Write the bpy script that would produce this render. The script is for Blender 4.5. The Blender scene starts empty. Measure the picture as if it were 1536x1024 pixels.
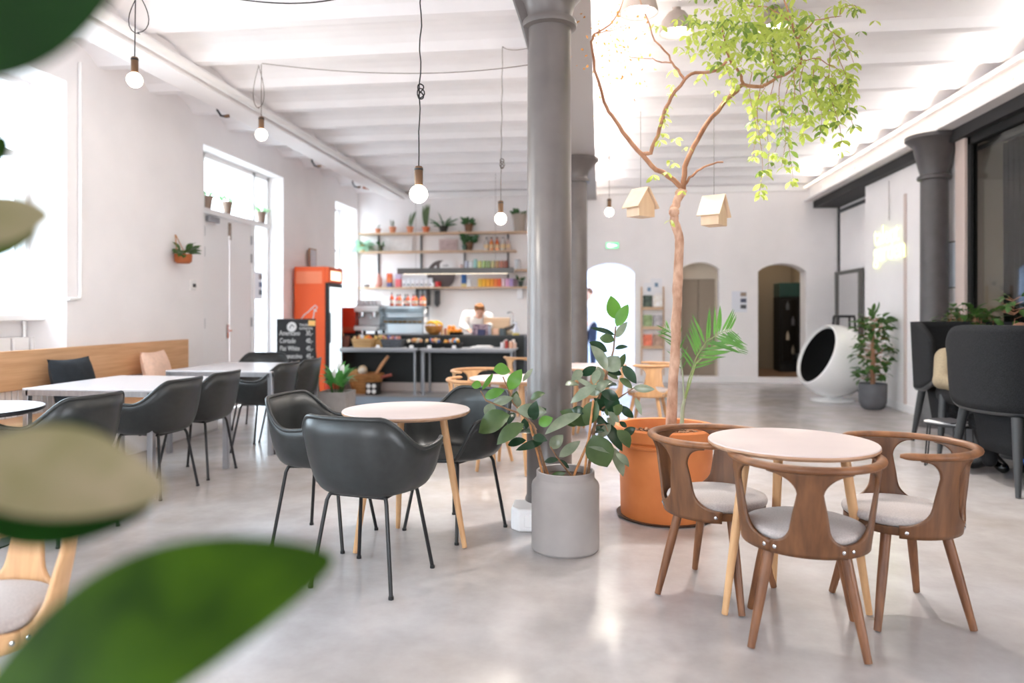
import bpy, bmesh, math, random
from mathutils import Vector, Matrix, Euler
rnd = random.Random(7)
PI = math.pi
SC = bpy.context.scene
COL = SC.collection

# ---------------------------------------------------------------- camera survey
FPX, CX, CY, EYE = 1080.0, 768.0, 467.0, 1.267
YAW = math.atan(132/1080)
SN, CN = math.sin(YAW), math.cos(YAW)
def at_d(u, v, d):
    k = (u-CX)/FPX
    return Vector((d*(-SN+k*CN), d*(CN+k*SN), EYE+(CY-v)/FPX*d))
def on_z(u, v, z=0.0):
    return at_d(u, v, (EYE-z)*FPX/(v-CY))
def on_y(u, v, Y):
    return at_d(u, v, Y/(CN+(u-CX)/FPX*SN))
def on_x(u, v, X):
    return at_d(u, v, X/(-SN+(u-CX)/FPX*CN))

# ---------------------------------------------------------------- mesh builder
class MB:
    def __init__(s):
        s.v = []; s.f = []; s.m = []
    def add(s, vs, fs, mi=0):
        o = len(s.v)
        s.v += [tuple(p) for p in vs]
        s.f += [tuple(i+o for i in f) for f in fs]
        s.m += [mi]*len(fs)
        return s
    def box(s, x0, x1, y0, y1, z0, z1, mi=0):
        return s.add([(x0,y0,z0),(x1,y0,z0),(x1,y1,z0),(x0,y1,z0),(x0,y0,z1),(x1,y0,z1),(x1,y1,z1),(x0,y1,z1)],
                     [(3,2,1,0),(4,5,6,7),(0,1,5,4),(1,2,6,5),(2,3,7,6),(3,0,4,7)], mi)
    def obox(s, c, size, rot=(0,0,0), mi=0):
        M = Matrix.Translation(c) @ Euler(rot).to_matrix().to_4x4()
        a, b, d = size[0]/2, size[1]/2, size[2]/2
        vs = [M @ Vector(p) for p in [(-a,-b,-d),(a,-b,-d),(a,b,-d),(-a,b,-d),(-a,-b,d),(a,-b,d),(a,b,d),(-a,b,d)]]
        return s.add(vs, [(3,2,1,0),(4,5,6,7),(0,1,5,4),(1,2,6,5),(2,3,7,6),(3,0,4,7)], mi)
    def lathe(s, prof, n=32, M=None, sx=1, sy=1, mi=0):
        vs = []; rings = []
        for r, z in prof:
            if r < 1e-6:
                rings.append([len(vs)]); vs.append(Vector((0,0,z)))
            else:
                rings.append(list(range(len(vs), len(vs)+n)))
                vs += [Vector((r*sx*math.cos(2*PI*i/n), r*sy*math.sin(2*PI*i/n), z)) for i in range(n)]
        fs = []
        for a, b in zip(rings, rings[1:]):
            for i in range(n):
                j = (i+1) % n
                if len(a) == 1 and len(b) == 1: continue
                if len(a) == 1: fs.append((a[0], b[j], b[i]))
                elif len(b) == 1: fs.append((a[i], a[j], b[0]))
                else: fs.append((a[i], a[j], b[j], b[i]))
        if M: vs = [M @ v for v in vs]
        return s.add(vs, fs, mi)
    def ball(s, c, r, sc=(1,1,1), n=16, rot=(0,0,0), mi=0):
        prof = [(r*math.sin(PI*i/(n//2)) if 0 < i < n//2 else 0, -r*math.cos(PI*i/(n//2))) for i in range(n//2+1)]
        M = Matrix.Translation(c) @ Euler(rot).to_matrix().to_4x4() @ Matrix.Diagonal((sc[0],sc[1],sc[2],1))
        return s.lathe(prof, n, M, mi=mi)
    def tube(s, pts, r, n=8, cap=True, closed=False, flat=None, up=None, mi=0):
        P = [Vector(p) for p in pts]; N = len(P)
        rr = r if isinstance(r, (list, tuple)) else [r]*N
        vs = []; fs = []
        T = []
        for i in range(N):
            a = P[(i-1) % N] if (closed or i > 0) else P[i]
            b = P[(i+1) % N] if (closed or i < N-1) else P[i]
            t = (b-a); T.append(t.normalized() if t.length > 1e-9 else Vector((0,0,1)))
        ref = Vector(up) if up else (Vector((0,0,1)) if abs(T[0].z) < .9 else Vector((1,0,0)))
        x = T[0].cross(ref).normalized()
        for i in range(N):
            if up: x = T[i].cross(ref)
            else: x = x - T[i]*x.dot(T[i])
            x = x.normalized() if x.length > 1e-6 else Vector((1,0,0))
            y = x.cross(T[i]).normalized()
            fx, fy = flat if flat else (1, 1)
            for k in range(n):
                a = 2*PI*k/n
                vs.append(P[i] + x*(math.cos(a)*rr[i]*fx) + y*(math.sin(a)*rr[i]*fy))
        M_ = N if closed else N-1
        for i in range(M_):
            j = (i+1) % N
            for k in range(n):
                l = (k+1) % n
                fs.append((i*n+k, i*n+l, j*n+l, j*n+k))
        if cap and not closed:
            fs.append(tuple(range(n-1, -1, -1))); fs.append(tuple((N-1)*n+k for k in range(n)))
        return s.add(vs, fs, mi)
    def prism(s, poly, a, b, plane='xz', mi=0):
        """polygon given in a plane, thickened from a to b along the third axis"""
        def mk(p, t):
            return {'xz': (p[0], t, p[1]), 'xy': (p[0], p[1], t), 'yz': (t, p[0], p[1])}[plane]
        n = len(poly)
        vs = [mk(p, a) for p in poly] + [mk(p, b) for p in poly]
        fs = [tuple(range(n)), tuple(range(2*n-1, n-1, -1))] + [(i, i+n, (i+1) % n+n, (i+1) % n) for i in range(n)]
        return s.add(vs, fs, mi)
    def grid(s, fn, nu, nv, closeu=False, mi=0):
        vs = []; fs = []
        mu = nu if closeu else nu+1
        for j in range(nv+1):
            for i in range(mu): vs.append(fn(i/nu, j/nv))
        for j in range(nv):
            for i in range(nu):
                i2 = (i+1) % mu
                fs.append((j*mu+i, j*mu+i2, (j+1)*mu+i2, (j+1)*mu+i))
        return s.add(vs, fs, mi)
    def leaf(s, base, tip, w, nrm=(0,0,1), bend=.12, cup=.15, n=6, fat=.45, mi=0):
        base = Vector(base); tip = Vector(tip); ax = tip-base; L = ax.length
        if L < 1e-6: return s
        nr = Vector(nrm); a = ax.normalized()
        nr = nr - a*nr.dot(a)
        if nr.length < 1e-4: nr = a.orthogonal()
        nr.normalize(); sd = a.cross(nr)
        vs = [base]; fs = []
        for i in range(1, n):
            t = i/n
            ww = w*.5*(math.sin(PI*t**(math.log(.5)/math.log(fat))))**.8
            c = base + ax*t + nr*(bend*L*4*t*(1-t))
            vs += [c - sd*ww + nr*(cup*ww), c, c + sd*ww + nr*(cup*ww)]
        vs.append(tip); k = len(vs)-1
        fs += [(0, 2, 1), (0, 3, 2)]
        for i in range(n-2):
            o = 1+3*i
            fs += [(o, o+1, o+4, o+3), (o+1, o+2, o+5, o+4)]
        o = 1+3*(n-2)
        fs += [(o, o+1, k), (o+1, o+2, k)]
        return s.add(vs, fs, mi)
    def xf(s, M):
        s.v = [tuple(M @ Vector(p)) for p in s.v]; return s
    def build(s, name, mat, parent=None, smooth=40, bevel=0, solid=0, sub=0, offset=0, loc=None, rz=0, remesh=0):
        me = bpy.data.meshes.new(name)
        me.from_pydata(s.v, [], s.f)
        mats = mat if isinstance(mat, (list, tuple)) else [mat]
        for m in mats: me.materials.append(m)
        if len(mats) > 1: me.polygons.foreach_set('material_index', s.m)
        bm = bmesh.new(); bm.from_mesh(me); bmesh.ops.recalc_face_normals(bm, faces=bm.faces) if not remesh else None
        bm.to_mesh(me); bm.free()
        if smooth:
            me.shade_smooth()
            if smooth < 180: me.set_sharp_from_angle(angle=math.radians(smooth))
        me.update()
        o = bpy.data.objects.new(name, me); COL.objects.link(o)
        if parent: o.parent = parent
        if loc is not None: o.location = loc
        if rz: o.rotation_euler.z = rz
        if remesh:
            q = o.modifiers.new('r', 'REMESH'); q.mode = 'VOXEL'; q.voxel_size = remesh; q.use_smooth_shade = True
            q = o.modifiers.new('s', 'SMOOTH'); q.iterations = 4; q.factor = .5
        if solid:
            q = o.modifiers.new('t', 'SOLIDIFY'); q.thickness = solid; q.offset = offset
        if bevel:
            q = o.modifiers.new('b', 'BEVEL'); q.width = bevel; q.segments = 2; q.limit_method = 'ANGLE'; q.angle_limit = math.radians(40)
        if sub:
            q = o.modifiers.new('u', 'SUBSURF'); q.levels = sub; q.render_levels = sub
        return o

def tag(o, label=None, cat=None, group=None, kind=None):
    if label: o['label'] = label
    if cat: o['category'] = cat
    if group: o['group'] = group
    if kind: o['kind'] = kind
    return o
def thing(name, label, cat, loc=(0,0,0), rz=0.0, group=None):
    o = bpy.data.objects.new(name, None); COL.objects.link(o)
    o.empty_display_size = .1
    o.location = loc; o.rotation_euler = (0, 0, rz)
    return tag(o, label, cat, group)
def struct(o): return tag(o, kind='structure')
def dup(root, loc, rz=0.0, label=None, group=None, scale=None):
    def cp(o, par):
        c = o.copy(); COL.objects.link(c)
        if par: c.parent = par
        for ch in list(o.children): cp(ch, c)
        return c
    r = cp(root, None)
    r.location = loc; r.rotation_euler.z = rz
    if scale: r.scale = (scale,)*3
    if label: r['label'] = label
    if group: r['group'] = group
    return r
DG = None
def text_mesh(name, rows, mat, parent=None, extrude=.002, align='LEFT', shear=0.0):
    """rows: (string, size, matrix) joined into one mesh"""
    mb = MB()
    for st, size, M in rows:
        cu = bpy.data.curves.new('t', 'FONT'); cu.body = st; cu.size = size; cu.extrude = extrude
        cu.align_x = align; cu.shear = shear; cu.resolution_u = 3
        ob = bpy.data.objects.new('t', cu); COL.objects.link(ob)
        me = bpy.data.meshes.new_from_object(ob.evaluated_get(bpy.context.evaluated_depsgraph_get()))
        mb.add([M @ v.co for v in me.vertices], [tuple(p.vertices) for p in me.polygons])
        bpy.data.objects.remove(ob); bpy.data.curves.remove(cu); bpy.data.meshes.remove(me)
    return mb.build(name, mat, parent, smooth=0)

# ---------------------------------------------------------------- materials
def lin(c):
    return tuple(((x/255)/12.92 if x/255 <= .04045 else ((x/255+.055)/1.055)**2.4) for x in c) + (1,)
MATS = {}
def mat(name, rgb, rough=.5, metal=0, var=0, scale=8, stretch=(1,1,1), bump=0, emit=0, rgb2=None, spec=.5, sheen=0, coat=0, detail=4, trans=0):
    if name in MATS: return MATS[name]
    m = bpy.data.materials.new(name); m.use_nodes = True
    nt = m.node_tree; b = nt.nodes['Principled BSDF']
    b.inputs['Base Color'].default_value = lin(rgb)
    b.inputs['Roughness'].default_value = rough
    b.inputs['Metallic'].default_value = metal
    b.inputs['Specular IOR Level'].default_value = spec
    if sheen: b.inputs['Sheen Weight'].default_value = sheen
    if coat: b.inputs['Coat Weight'].default_value = coat; b.inputs['Coat Roughness'].default_value = .15
    if trans:
        b.inputs['Subsurface Weight'].default_value = 0
    if emit:
        b.inputs['Emission Color'].default_value = lin(rgb); b.inputs['Emission Strength'].default_value = emit
    if var or rgb2 or bump:
        tc = nt.nodes.new('ShaderNodeTexCoord'); mp = nt.nodes.new('ShaderNodeMapping')
        mp.inputs['Scale'].default_value = stretch
        nz = nt.nodes.new('ShaderNodeTexNoise'); nz.inputs['Scale'].default_value = scale; nz.inputs['Detail'].default_value = detail
        nt.links.new(tc.outputs['Object'], mp.inputs[0]); nt.links.new(mp.outputs[0], nz.inputs[0])
        if var or rgb2:
            rp = nt.nodes.new('ShaderNodeValToRGB')
            rp.color_ramp.elements[0].position = .32; rp.color_ramp.elements[1].position = .68
            c1 = rgb2 if rgb2 else tuple(max(0, x*(1-var)) for x in rgb)
            c2 = rgb if rgb2 else tuple(min(255, x*(1+var)) for x in rgb)
            rp.color_ramp.elements[0].color = lin(c1); rp.color_ramp.elements[1].color = lin(c2)
            nt.links.new(nz.outputs[0], rp.inputs[0]); nt.links.new(rp.outputs[0], b.inputs['Base Color'])
        if bump:
            bp = nt.nodes.new('ShaderNodeBump'); bp.inputs['Strength'].default_value = bump; bp.inputs['Distance'].default_value = .004
            nt.links.new(nz.outputs[0], bp.inputs['Height']); nt.links.new(bp.outputs[0], b.inputs['Normal'])
    MATS[name] = m
    return m
def glass(name, tint=(235,242,245), refl=.12, rough=.02):
    m = bpy.data.materials.new(name); m.use_nodes = True; nt = m.node_tree
    nt.nodes.remove(nt.nodes['Principled BSDF']); out = nt.nodes['Material Output']
    tr = nt.nodes.new('ShaderNodeBsdfTransparent'); tr.inputs[0].default_value = lin(tint)
    gl = nt.nodes.new('ShaderNodeBsdfGlossy'); gl.inputs['Roughness'].default_value = rough
    lw = nt.nodes.new('ShaderNodeLayerWeight'); lw.inputs[0].default_value = .5
    pw = nt.nodes.new('ShaderNodeMath'); pw.operation = 'POWER'; pw.inputs[1].default_value = 4
    fr = nt.nodes.new('ShaderNodeMapRange'); fr.inputs['To Min'].default_value = .04; fr.inputs['To Max'].default_value = .6
    nt.links.new(lw.outputs['Facing'], pw.inputs[0]); nt.links.new(pw.outputs[0], fr.inputs['Value'])
    mx = nt.nodes.new('ShaderNodeMixShader')
    nt.links.new(fr.outputs[0], mx.inputs[0]); nt.links.new(tr.outputs[0], mx.inputs[1]); nt.links.new(gl.outputs[0], mx.inputs[2])
    nt.links.new(mx.outputs[0], out.inputs[0])
    MATS[name] = m; return m
def leafmat(name, rgb, rgb2, rough=.4, back=.35, spec=.4):
    """leaf: principled face with some light passing through"""
    m = mat(name, rgb, rough, rgb2=rgb2, scale=14, spec=spec)
    nt = m.node_tree; b = nt.nodes['Principled BSDF']; out = nt.nodes['Material Output']
    tl = nt.nodes.new('ShaderNodeBsdfTranslucent'); tl.inputs[0].default_value = lin(tuple(min(255, x*1.15) for x in rgb))
    mx = nt.nodes.new('ShaderNodeMixShader'); mx.inputs[0].default_value = back
    nt.links.new(b.outputs[0], mx.inputs[1]); nt.links.new(tl.outputs[0], mx.inputs[2]); nt.links.new(mx.outputs[0], out.inputs[0])
    return m
def wood(name, c1, c2, axis='z', scale=6, rough=.45):
    st = {'x': (.06,1,1), 'y': (1,.06,1), 'z': (1,1,.06)}[axis]
    return mat(name, c1, rough, rgb2=c2, scale=scale*6, stretch=st, bump=.05, detail=6)

M_wall = mat('white plaster', (242,238,238), .85, var=.012, scale=2, bump=.02)
M_ceil = mat('white painted ceiling', (245,243,245), .9, var=.01, scale=3)
M_white = mat('white paint', (240,238,238), .5)
M_gwhite = mat('gloss white', (244,243,242), .2, coat=.5)
M_grey = mat('grey column paint', (104,97,94), .34, var=.05, scale=5, bump=.03)
M_dkgrey = mat('dark grey paint', (52,52,54), .45)
M_black = mat('black metal', (22,22,24), .4)
M_blackmat = mat('black matt', (15,15,16), .8)
M_steel = mat('brushed steel', (165,165,168), .35, .85, var=.04, scale=40, stretch=(1,1,.05))
M_chrome = mat('chrome', (205,207,210), .18, 1)
M_oak = wood('light oak', (212,168,122), (192,146,102))
M_oakx = wood('oak board', (216,172,130), (198,152,110), 'y')
M_oakh = wood('oak shelf', (214,184,152), (200,166,134), 'x')
M_walnut = wood('oiled walnut', (116,76,46), (84,52,30))
M_walrail = wood('oiled walnut rail', (146,96,58), (100,62,36), 'x', 3)
M_walleg = wood('walnut leg', (132,86,54), (98,60,36))
M_oakrail = wood('pale oak rail', (206,160,116), (186,138,96), 'x', 3)
M_tbl = mat('pale laminate tabletop', (206,190,186), .38, var=.02, scale=5, stretch=(.2,1,1))
M_edge = wood('plywood edge', (192,154,126), (170,130,100), 'x')
M_shell = mat('dark leather shell', (40,42,42), .38, var=.08, scale=30, bump=.06)
M_shellin = mat('dark shell lining', (50,47,43), .6, var=.1, scale=60, bump=.08)
M_pad = mat('light grey wool', (172,162,158), .9, var=.06, scale=160, bump=.25, sheen=.3)
M_terra = mat('terracotta', (214,130,72), .5, var=.05, scale=5, rgb2=(200,114,58))
M_terra2 = mat('small terracotta', (214,140,104), .7, var=.06, scale=30)
M_soil = mat('dark soil', (58,42,32), .95, var=.3, scale=60, bump=.8)
M_bark_chip = mat('bark chips', (160,120,90), .95, rgb2=(90,62,44), scale=50, bump=1)
M_concrete = mat('pale concrete', (160,154,151), .7, var=.03, scale=6, bump=.05)
M_concrete2 = mat('grey concrete', (150,145,143), .8, var=.05, scale=10, bump=.1)
M_felt = mat('charcoal felt', (22,23,25), .95, rgb2=(42,43,45), scale=220, bump=.3, spec=.2, sheen=0, detail=2)
M_feltleg = mat('dark stained wood', (48,50,52), .5)
M_fruit = mat('orange peel', (240,150,40), .5)
M_yellow = mat('banana yellow', (232,190,60), .5)
M_glass = glass('window glass')
M_bulb = mat('lit bulb', (255,240,215), .3, emit=14)
M_brass = mat('bronzed socket', (116,88,66), .4, .6)
M_cord = mat('black cord', (24,22,22), .7)
M_cordthin = mat('brown cord', (110,98,90), .7)
M_orange = mat('orange enamel', (240,98,44), .35)
M_red = mat('red enamel', (206,62,38), .35)
M_chalk = mat('chalkboard', (38,40,42), .75, var=.08, scale=6)
M_chalkw = mat('chalk', (226,226,226), .9)
M_bark = mat('pale bark', (186,138,108), .85, rgb2=(146,100,74), scale=20, stretch=(1,1,.3), bump=.6)
M_barktrunk = mat('trunk bark', (212,174,150), .85, rgb2=(164,122,98), scale=24, stretch=(1,1,.5), bump=.6)
M_cane = mat('bamboo cane', (186,128,78), .6, var=.1, scale=30)
M_lf_lime = leafmat('lime leaf', (186,198,104), (150,174,74), .5, .5)
M_lf_new = leafmat('young ficus leaf', (92,140,54), (74,120,44), .35)
M_lf_dark = leafmat('dark ficus leaf', (40,66,44), (30,52,34), .22, .12)
M_lf_mid = leafmat('mid ficus leaf', (78,98,58), (62,82,46), .3, .2)
M_lf_pale = leafmat('silvery ficus leaf', (140,148,126), (100,114,92), .22, .2)
M_lf_palm = leafmat('palm leaf', (92,138,66), (70,116,50), .4)
M_lf_dry = leafmat('dry leaf', (206,150,84), (180,116,60), .6)
M_lf_fore = leafmat('large green leaf', (56,84,12), (24,46,8), .6, .15, .08)
M_lf_limedk = leafmat('deeper lime leaf', (128,152,72), (104,134,60), .5, .4)  # deeper green tone, given to some leaflets at random
M_lf_foredk = leafmat('deep green leaf', (20,50,12), (14,38,8), .6, .1, .06)
M_lf_forepale = leafmat('cream leaf', (134,122,98), (104,100,66), .65, .12, .08)
M_lf_bush = leafmat('bush leaf', (78,112,54), (54,88,40), .35, .25)
M_lf_shelf = leafmat('houseplant leaf', (70,110,66), (52,88,48), .45, .2)
M_skin = mat('skin', (222,172,148), .6)
M_hair = mat('auburn hair', (128,84,46), .7, var=.2, scale=40)
M_hairdk = mat('brown hair', (92,58,38), .7)
M_shirt = mat('white cotton', (236,234,232), .9, var=.02, scale=20)
M_beige = mat('beige knit', (140,127,105), .95, var=.05, scale=80, bump=.2)
M_trouser = mat('black trousers', (22,22,25), .85)
M_denim = mat('blue denim', (48,72,128), .85)
M_shoe = mat('black leather shoe', (18,18,19), .25)
M_led = mat('warm led strip', (255,240,224), .4, emit=5)
M_ledsoft = mat('soft lamp diffuser', (255,240,214), .4, emit=1.3)
M_neon = mat('lit neon letters', (240,255,176), .3, emit=1.1)
M_pink = mat('blush cotton', (232,196,174), .9, var=.03, scale=30, bump=.1)
M_dkcush = mat('ink cotton', (32,38,44), .9, var=.1, scale=20, bump=.1)
M_rubber = mat('black rubber', (18,18,18), .7)
def cmat(rgb, rough=.5): return mat('enamel %d %d %d' % rgb, rgb, rough)
# ================================================================ the room
XL, YB, XR = -4.55, 13.2, 3.83          # left wall, back wall, right partition
ZS, ZC = 3.5, 3.62                      # springing and crown of the ceiling vaults

# ---- floor
def floor_mat():
    m = bpy.data.materials.new('polished concrete'); m.use_nodes = True
    nt = m.node_tree; b = nt.nodes['Principled BSDF']; N = nt.nodes.new; L = nt.links.new
    tc = N('ShaderNodeTexCoord')
    n1 = N('ShaderNodeTexNoise'); n1.inputs['Scale'].default_value = .9; n1.inputs['Detail'].default_value = 3; n1.inputs['Roughness'].default_value = .5
    n2 = N('ShaderNodeTexNoise'); n2.inputs['Scale'].default_value = 4; n2.inputs['Detail'].default_value = 9; n2.inputs['Roughness'].default_value = .65
    n3 = N('ShaderNodeTexNoise'); n3.inputs['Scale'].default_value = 60; n3.inputs['Detail'].default_value = 3
    for n in (n1, n2, n3): L(tc.outputs['Object'], n.inputs[0])
    r1 = N('ShaderNodeValToRGB'); r1.color_ramp.interpolation = 'B_SPLINE'; r1.color_ramp.elements[0].position = .25; r1.color_ramp.elements[1].position = .75
    r1.color_ramp.elements[0].color = lin((178,166,158)); r1.color_ramp.elements[1].color = lin((200,199,203))
    r2 = N('ShaderNodeValToRGB'); r2.color_ramp.elements[0].position = .2; r2.color_ramp.elements[1].position = .8
    r2.color_ramp.interpolation = 'B_SPLINE'; r2.color_ramp.elements[0].color = (.62,.605,.59,1); r2.color_ramp.elements[1].color = (1.0,1.0,1.0,1)
    mx = N('ShaderNodeMixRGB'); mx.blend_type = 'MULTIPLY'; mx.inputs[0].default_value = 1
    L(n1.outputs[0], r1.inputs[0]); L(n2.outputs[0], r2.inputs[0]); L(r1.outputs[0], mx.inputs[1]); L(r2.outputs[0], mx.inputs[2])
    L(mx.outputs[0], b.inputs['Base Color'])
    rr = N('ShaderNodeMapRange'); rr.inputs['To Min'].default_value = .12; rr.inputs['To Max'].default_value = .3
    L(n2.outputs[0], rr.inputs['Value']); L(rr.outputs[0], b.inputs['Roughness'])
    b.inputs['Specular IOR Level'].default_value = .5
    return m
struct(MB().box(-5.6, 7.5, -4, 18, -.1, 0).build('floor', floor_mat(), smooth=0))

# ---- ceiling of shallow brick vaults running across the room
mb = MB(); P = .77; y = -3.9; prof = []
while y < YB+.4:
    for i in range(9):
        a = i/8
        prof.append((y+.05+(P-.1)*a, ZS+(ZC-ZS)*math.sin(PI*a)**.8))
    y += P
for i in range(len(prof)-1):
    (a, za), (b, zb) = prof[i], prof[i+1]
    mb.add([(-5.1,a,za),(7.5,a,za),(7.5,b,zb),(-5.1,b,zb)], [(0,1,2,3)])
mb.box(-5.1, 7.5, -3.9, YB+.4, 3.75, 3.85)
struct(mb.build('ceiling', M_ceil, smooth=60))

# ---- left wall, thick masonry with a window niche, the double door and a far window
WT = .5
def yL(u): return on_x(u, CY, XL).y
W1 = (3.3, yL(100)); W1T = on_x(100, 122, XL).z
D1 = (yL(305), yL(425)); D1T = on_x(365, 241, XL).z
W2 = (yL(503), 13.12); W2T = on_x(520, 308, XL).z
mb = MB()
def lw(y0, y1, z0, z1): mb.box(XL-WT, XL, y0, y1, z0, z1)
lw(-4, -.5, 0, 3.75); lw(-.5, 2.0, 3.3, 3.75); lw(-.5, 2.0, 0, .9); lw(2.0, W1[0], 0, 3.75); lw(W1[0], W1[1], W1T, 3.75)
lw(W1[1], D1[0], 0, 3.75); lw(D1[0], D1[1], D1T, 3.75); lw(D1[1], W2[0], 0, 3.75)
lw(W2[0], W2[1], W2T, 3.75); lw(W2[0], W2[1], 0, .95); lw(W2[1], YB+.4, 0, 3.75)
mb.box(XL-WT, XL-WT+.1, W1[0], W1[1], 0, 1.22)
struct(mb.build('wall_left', M_wall, smooth=0))
def window(name, y0, y1, z0, z1, x, nv, hz):
    mb = MB(); t = .05
    for yy in [y0+t/2, y1-t/2] + [y0+(y1-y0)*k/nv for k in range(1, nv)]: mb.box(x-.03, x+.03, yy-t/2, yy+t/2, z0, z1)
    for zz in [z0+t/2, z1-t/2] + hz: mb.box(x-.028, x+.028, y0, y1, zz-t/2, zz+t/2)
    o = struct(mb.build(name, M_white, smooth=0))
    MB().box(x-.006, x+.006, y0+.02, y1-.02, z0+.02, z1-.02).build('glass_pane', M_glass, o, smooth=0)
    return o
w = window('window_1', W1[0], W1[1], 1.22, W1T, XL-WT+.12, 2, [2.6])
MB().box(XL-WT+.08, XL-WT+.3, W1[0], W1[1], 1.19, 1.24).build('window_sill', M_white, w, bevel=.006)
w = window('window_2', W2[0], W2[1], .95, W2T, XL-WT+.12, 1, [2.4])
window('window_3', -.5, 2.0, .9, 3.3, XL-WT+.12, 2, [2.4])
mb = MB()
for k in range(12):
    yy = 3.5+k*.195
    mb.box(XL-WT+.13, XL-WT+.2, yy, yy+.17, .2, 1.05)
o = mb.build('radiator', M_white, bevel=.01); tag(o, 'white panel radiator in the window niche behind the bench', 'radiator')

# unseen wall added behind the camera to cut frontal daylight, with a window opening
mb = MB()
for x0, x1, z0, z1 in ((XL-WT,-3.6,0,3.75),(-3.6,-1.0,0,.8),(-3.6,-1.0,3.1,3.75),(-1.0,1.0,0,3.75),(1.0,7.5,0,3.75)): mb.box(x0,x1,-3.9,-3.5,z0,z1)
struct(mb.build('wall_front_baffle', M_wall, smooth=0))
# double door with side lights and transom
d = struct(MB().box(XL-.32, XL-.22, D1[0], D1[0]+.06, 0, D1T).box(XL-.32, XL-.22, D1[1]-.06, D1[1], 0, D1T)
    .box(XL-.32, XL-.22, D1[0], D1[1], D1T-.06, D1T).box(XL-.33, XL-.2, D1[0], D1[1], 2.46, 2.53)
    .box(XL-.32, XL-.22, yL(331)-.03, yL(331)+.03, 0, D1T).box(XL-.32, XL-.22, yL(404)-.03, yL(404)+.03, 0, D1T)
    .build('door_1', M_white, bevel=.006))
ya, yb, yc = yL(331)+.03, yL(371), yL(404)-.03
for y0, y1, nm in ((ya, yb-.004, 'a'), (yb+.004, yc, 'b')):
    lf = MB().box(XL-.3, XL-.245, y0+.004, y1-.004, .01, 2.455).build('door_leaf', M_white, d, bevel=.003)
    hb = MB()
    for z in (.25, 1.12, 2.0, 2.25):
        yy = y0+.012 if nm == 'a' else y1-.012
        hb.box(XL-.25, XL-.232, yy-.015, yy+.015, z-.06, z+.06)
    hb.build('hinge', M_steel, lf)
hd = MB().tube([(XL-.245,yb-.05,1.02),(XL-.19,yb-.05,1.02),(XL-.19,yb-.16,1.02)], .009).box(XL-.245,XL-.238,yb-.075,yb-.025,.92,1.1)
hd.build('door_handle', M_chrome, d)
MB().box(XL-.245,XL-.19,ya+.05,ya+.3,2.37,2.44).build('door_closer', M_steel, d, bevel=.008)
MB().box(XL-.246,XL-.236,yb-.03,yb-.012,2.25,2.42).box(XL-.246,XL-.236,yb+.012,yb+.03,2.2,2.42).build('door_bolt', M_brass, d)
for y0, y1, z0, z1 in ((D1[0]+.06, yL(331)-.03, .02, 2.46), (yL(404)+.03, D1[1]-.06, .02, 2.46), (D1[0]+.06, yL(331)-.03, 2.53, D1T-.06), (yL(331)+.03, yL(404)-.03, 2.53, D1T-.06), (yL(404)+.03, D1[1]-.06, 2.53, D1T-.06)):
    MB().box(XL-.275, XL-.265, y0, y1, z0, z1).build('glass_pane', M_glass, d, smooth=0)
# notices stuck to the right-hand leaf
pp = on_x(388, 425, XL-.245)
p = thing('notice', 'white notice with three small photos taped to the right leaf of the double door', 'notice', (XL-.242, pp.y, pp.z))
MB().box(-.001,.001,-.11,.11,-.22,.16).build('sheet', cmat((228,230,236)), p, smooth=0)
for i, c in enumerate(((120,100,96),(86,96,128),(70,76,84))): MB().box(.001,.003,.0,.09,.06-.11*i,.13-.11*i).build('photo', cmat(c), p, smooth=0)

# ---- back wall with three arched openings and a white riser
ops = [(878, 952, 408, 394), (1021, 1079, 404, 393), (1137, 1209, 407, 395)]
mb = MB(); T = .38; OP = []
xs = XL-WT
FL = .1
for u0, u1, vs, va in ops:
    a = on_y(u0, vs, YB); b = on_y(u1, vs, YB); ap = on_y((u0+u1)/2, va, YB)
    OP.append((a.x, b.x, (a.z+b.z)/2, ap.z))
for x0, x1, zs, za in OP:
    mb.box(xs, x0, YB, YB+T, 0, 3.75)
    n = 12; zf = lambda t: zs+(za-zs)*math.sin(PI*t)**.7
    for i in range(n):
        t0, t1 = i/n, (i+1)/n
        mb.prism([(x0+(x1-x0)*t0, zf(t0)), (x0+(x1-x0)*t1, zf(t1)), (x0+(x1-x0)*t1, 3.75), (x0+(x1-x0)*t0, 3.75)], YB, YB+T)
    mb.box(x0, x1, YB, YB+T, 0, FL)
    xs = x1
mb.box(xs, 7.5, YB, YB+T, 0, 3.75)
struct(mb.build('wall_back', M_wall, smooth=30))
# rooms seen through the arches
mb = MB(); A, B, Cc = OP
mb.box(A[0]-1.2, A[0]-1.1, YB+T, 17, 0, 3.2).box(A[1]+.35, A[1]+.45, YB+T, 17, 0, 3.2).box(A[0]-1.2, A[1]+.45, 17, 17.1, 0, 3.2).box(A[0]-1.2, A[1]+.45, YB+T, 17.1, 3.0, 3.2).box(A[0]-1.2, A[1]+.45, YB+T, 17.1, 0, FL)
struct(mb.build('wall_room', mat('pale blue white wall', (226,234,246), .8), smooth=0))
M_grege = mat('greige paint', (146,132,116), .6)
M_hall = mat('hallway wall', (150,136,118), .8)
mb = MB()
mb.box(Cc[0]-.4, Cc[0]-.3, YB+T, 15.2, 0, 2.9).box(Cc[1]+.25, Cc[1]+.35, YB+T, 15.2, 0, 2.9).box(Cc[0]-.4, Cc[1]+.35, 15.2, 15.3, 0, 2.9).box(Cc[0]-.4, Cc[1]+.35, YB+T, 15.3, 2.8, 2.9)
struct(mb.build('wall_hall', M_hall, smooth=0))
struct(MB().box(Cc[0]-.4, Cc[1]+.35, YB+.1, 15.3, 0.02, FL+.005).build('trim_1', mat('brown hall floor', (120,92,68), .5), smooth=0))
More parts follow.
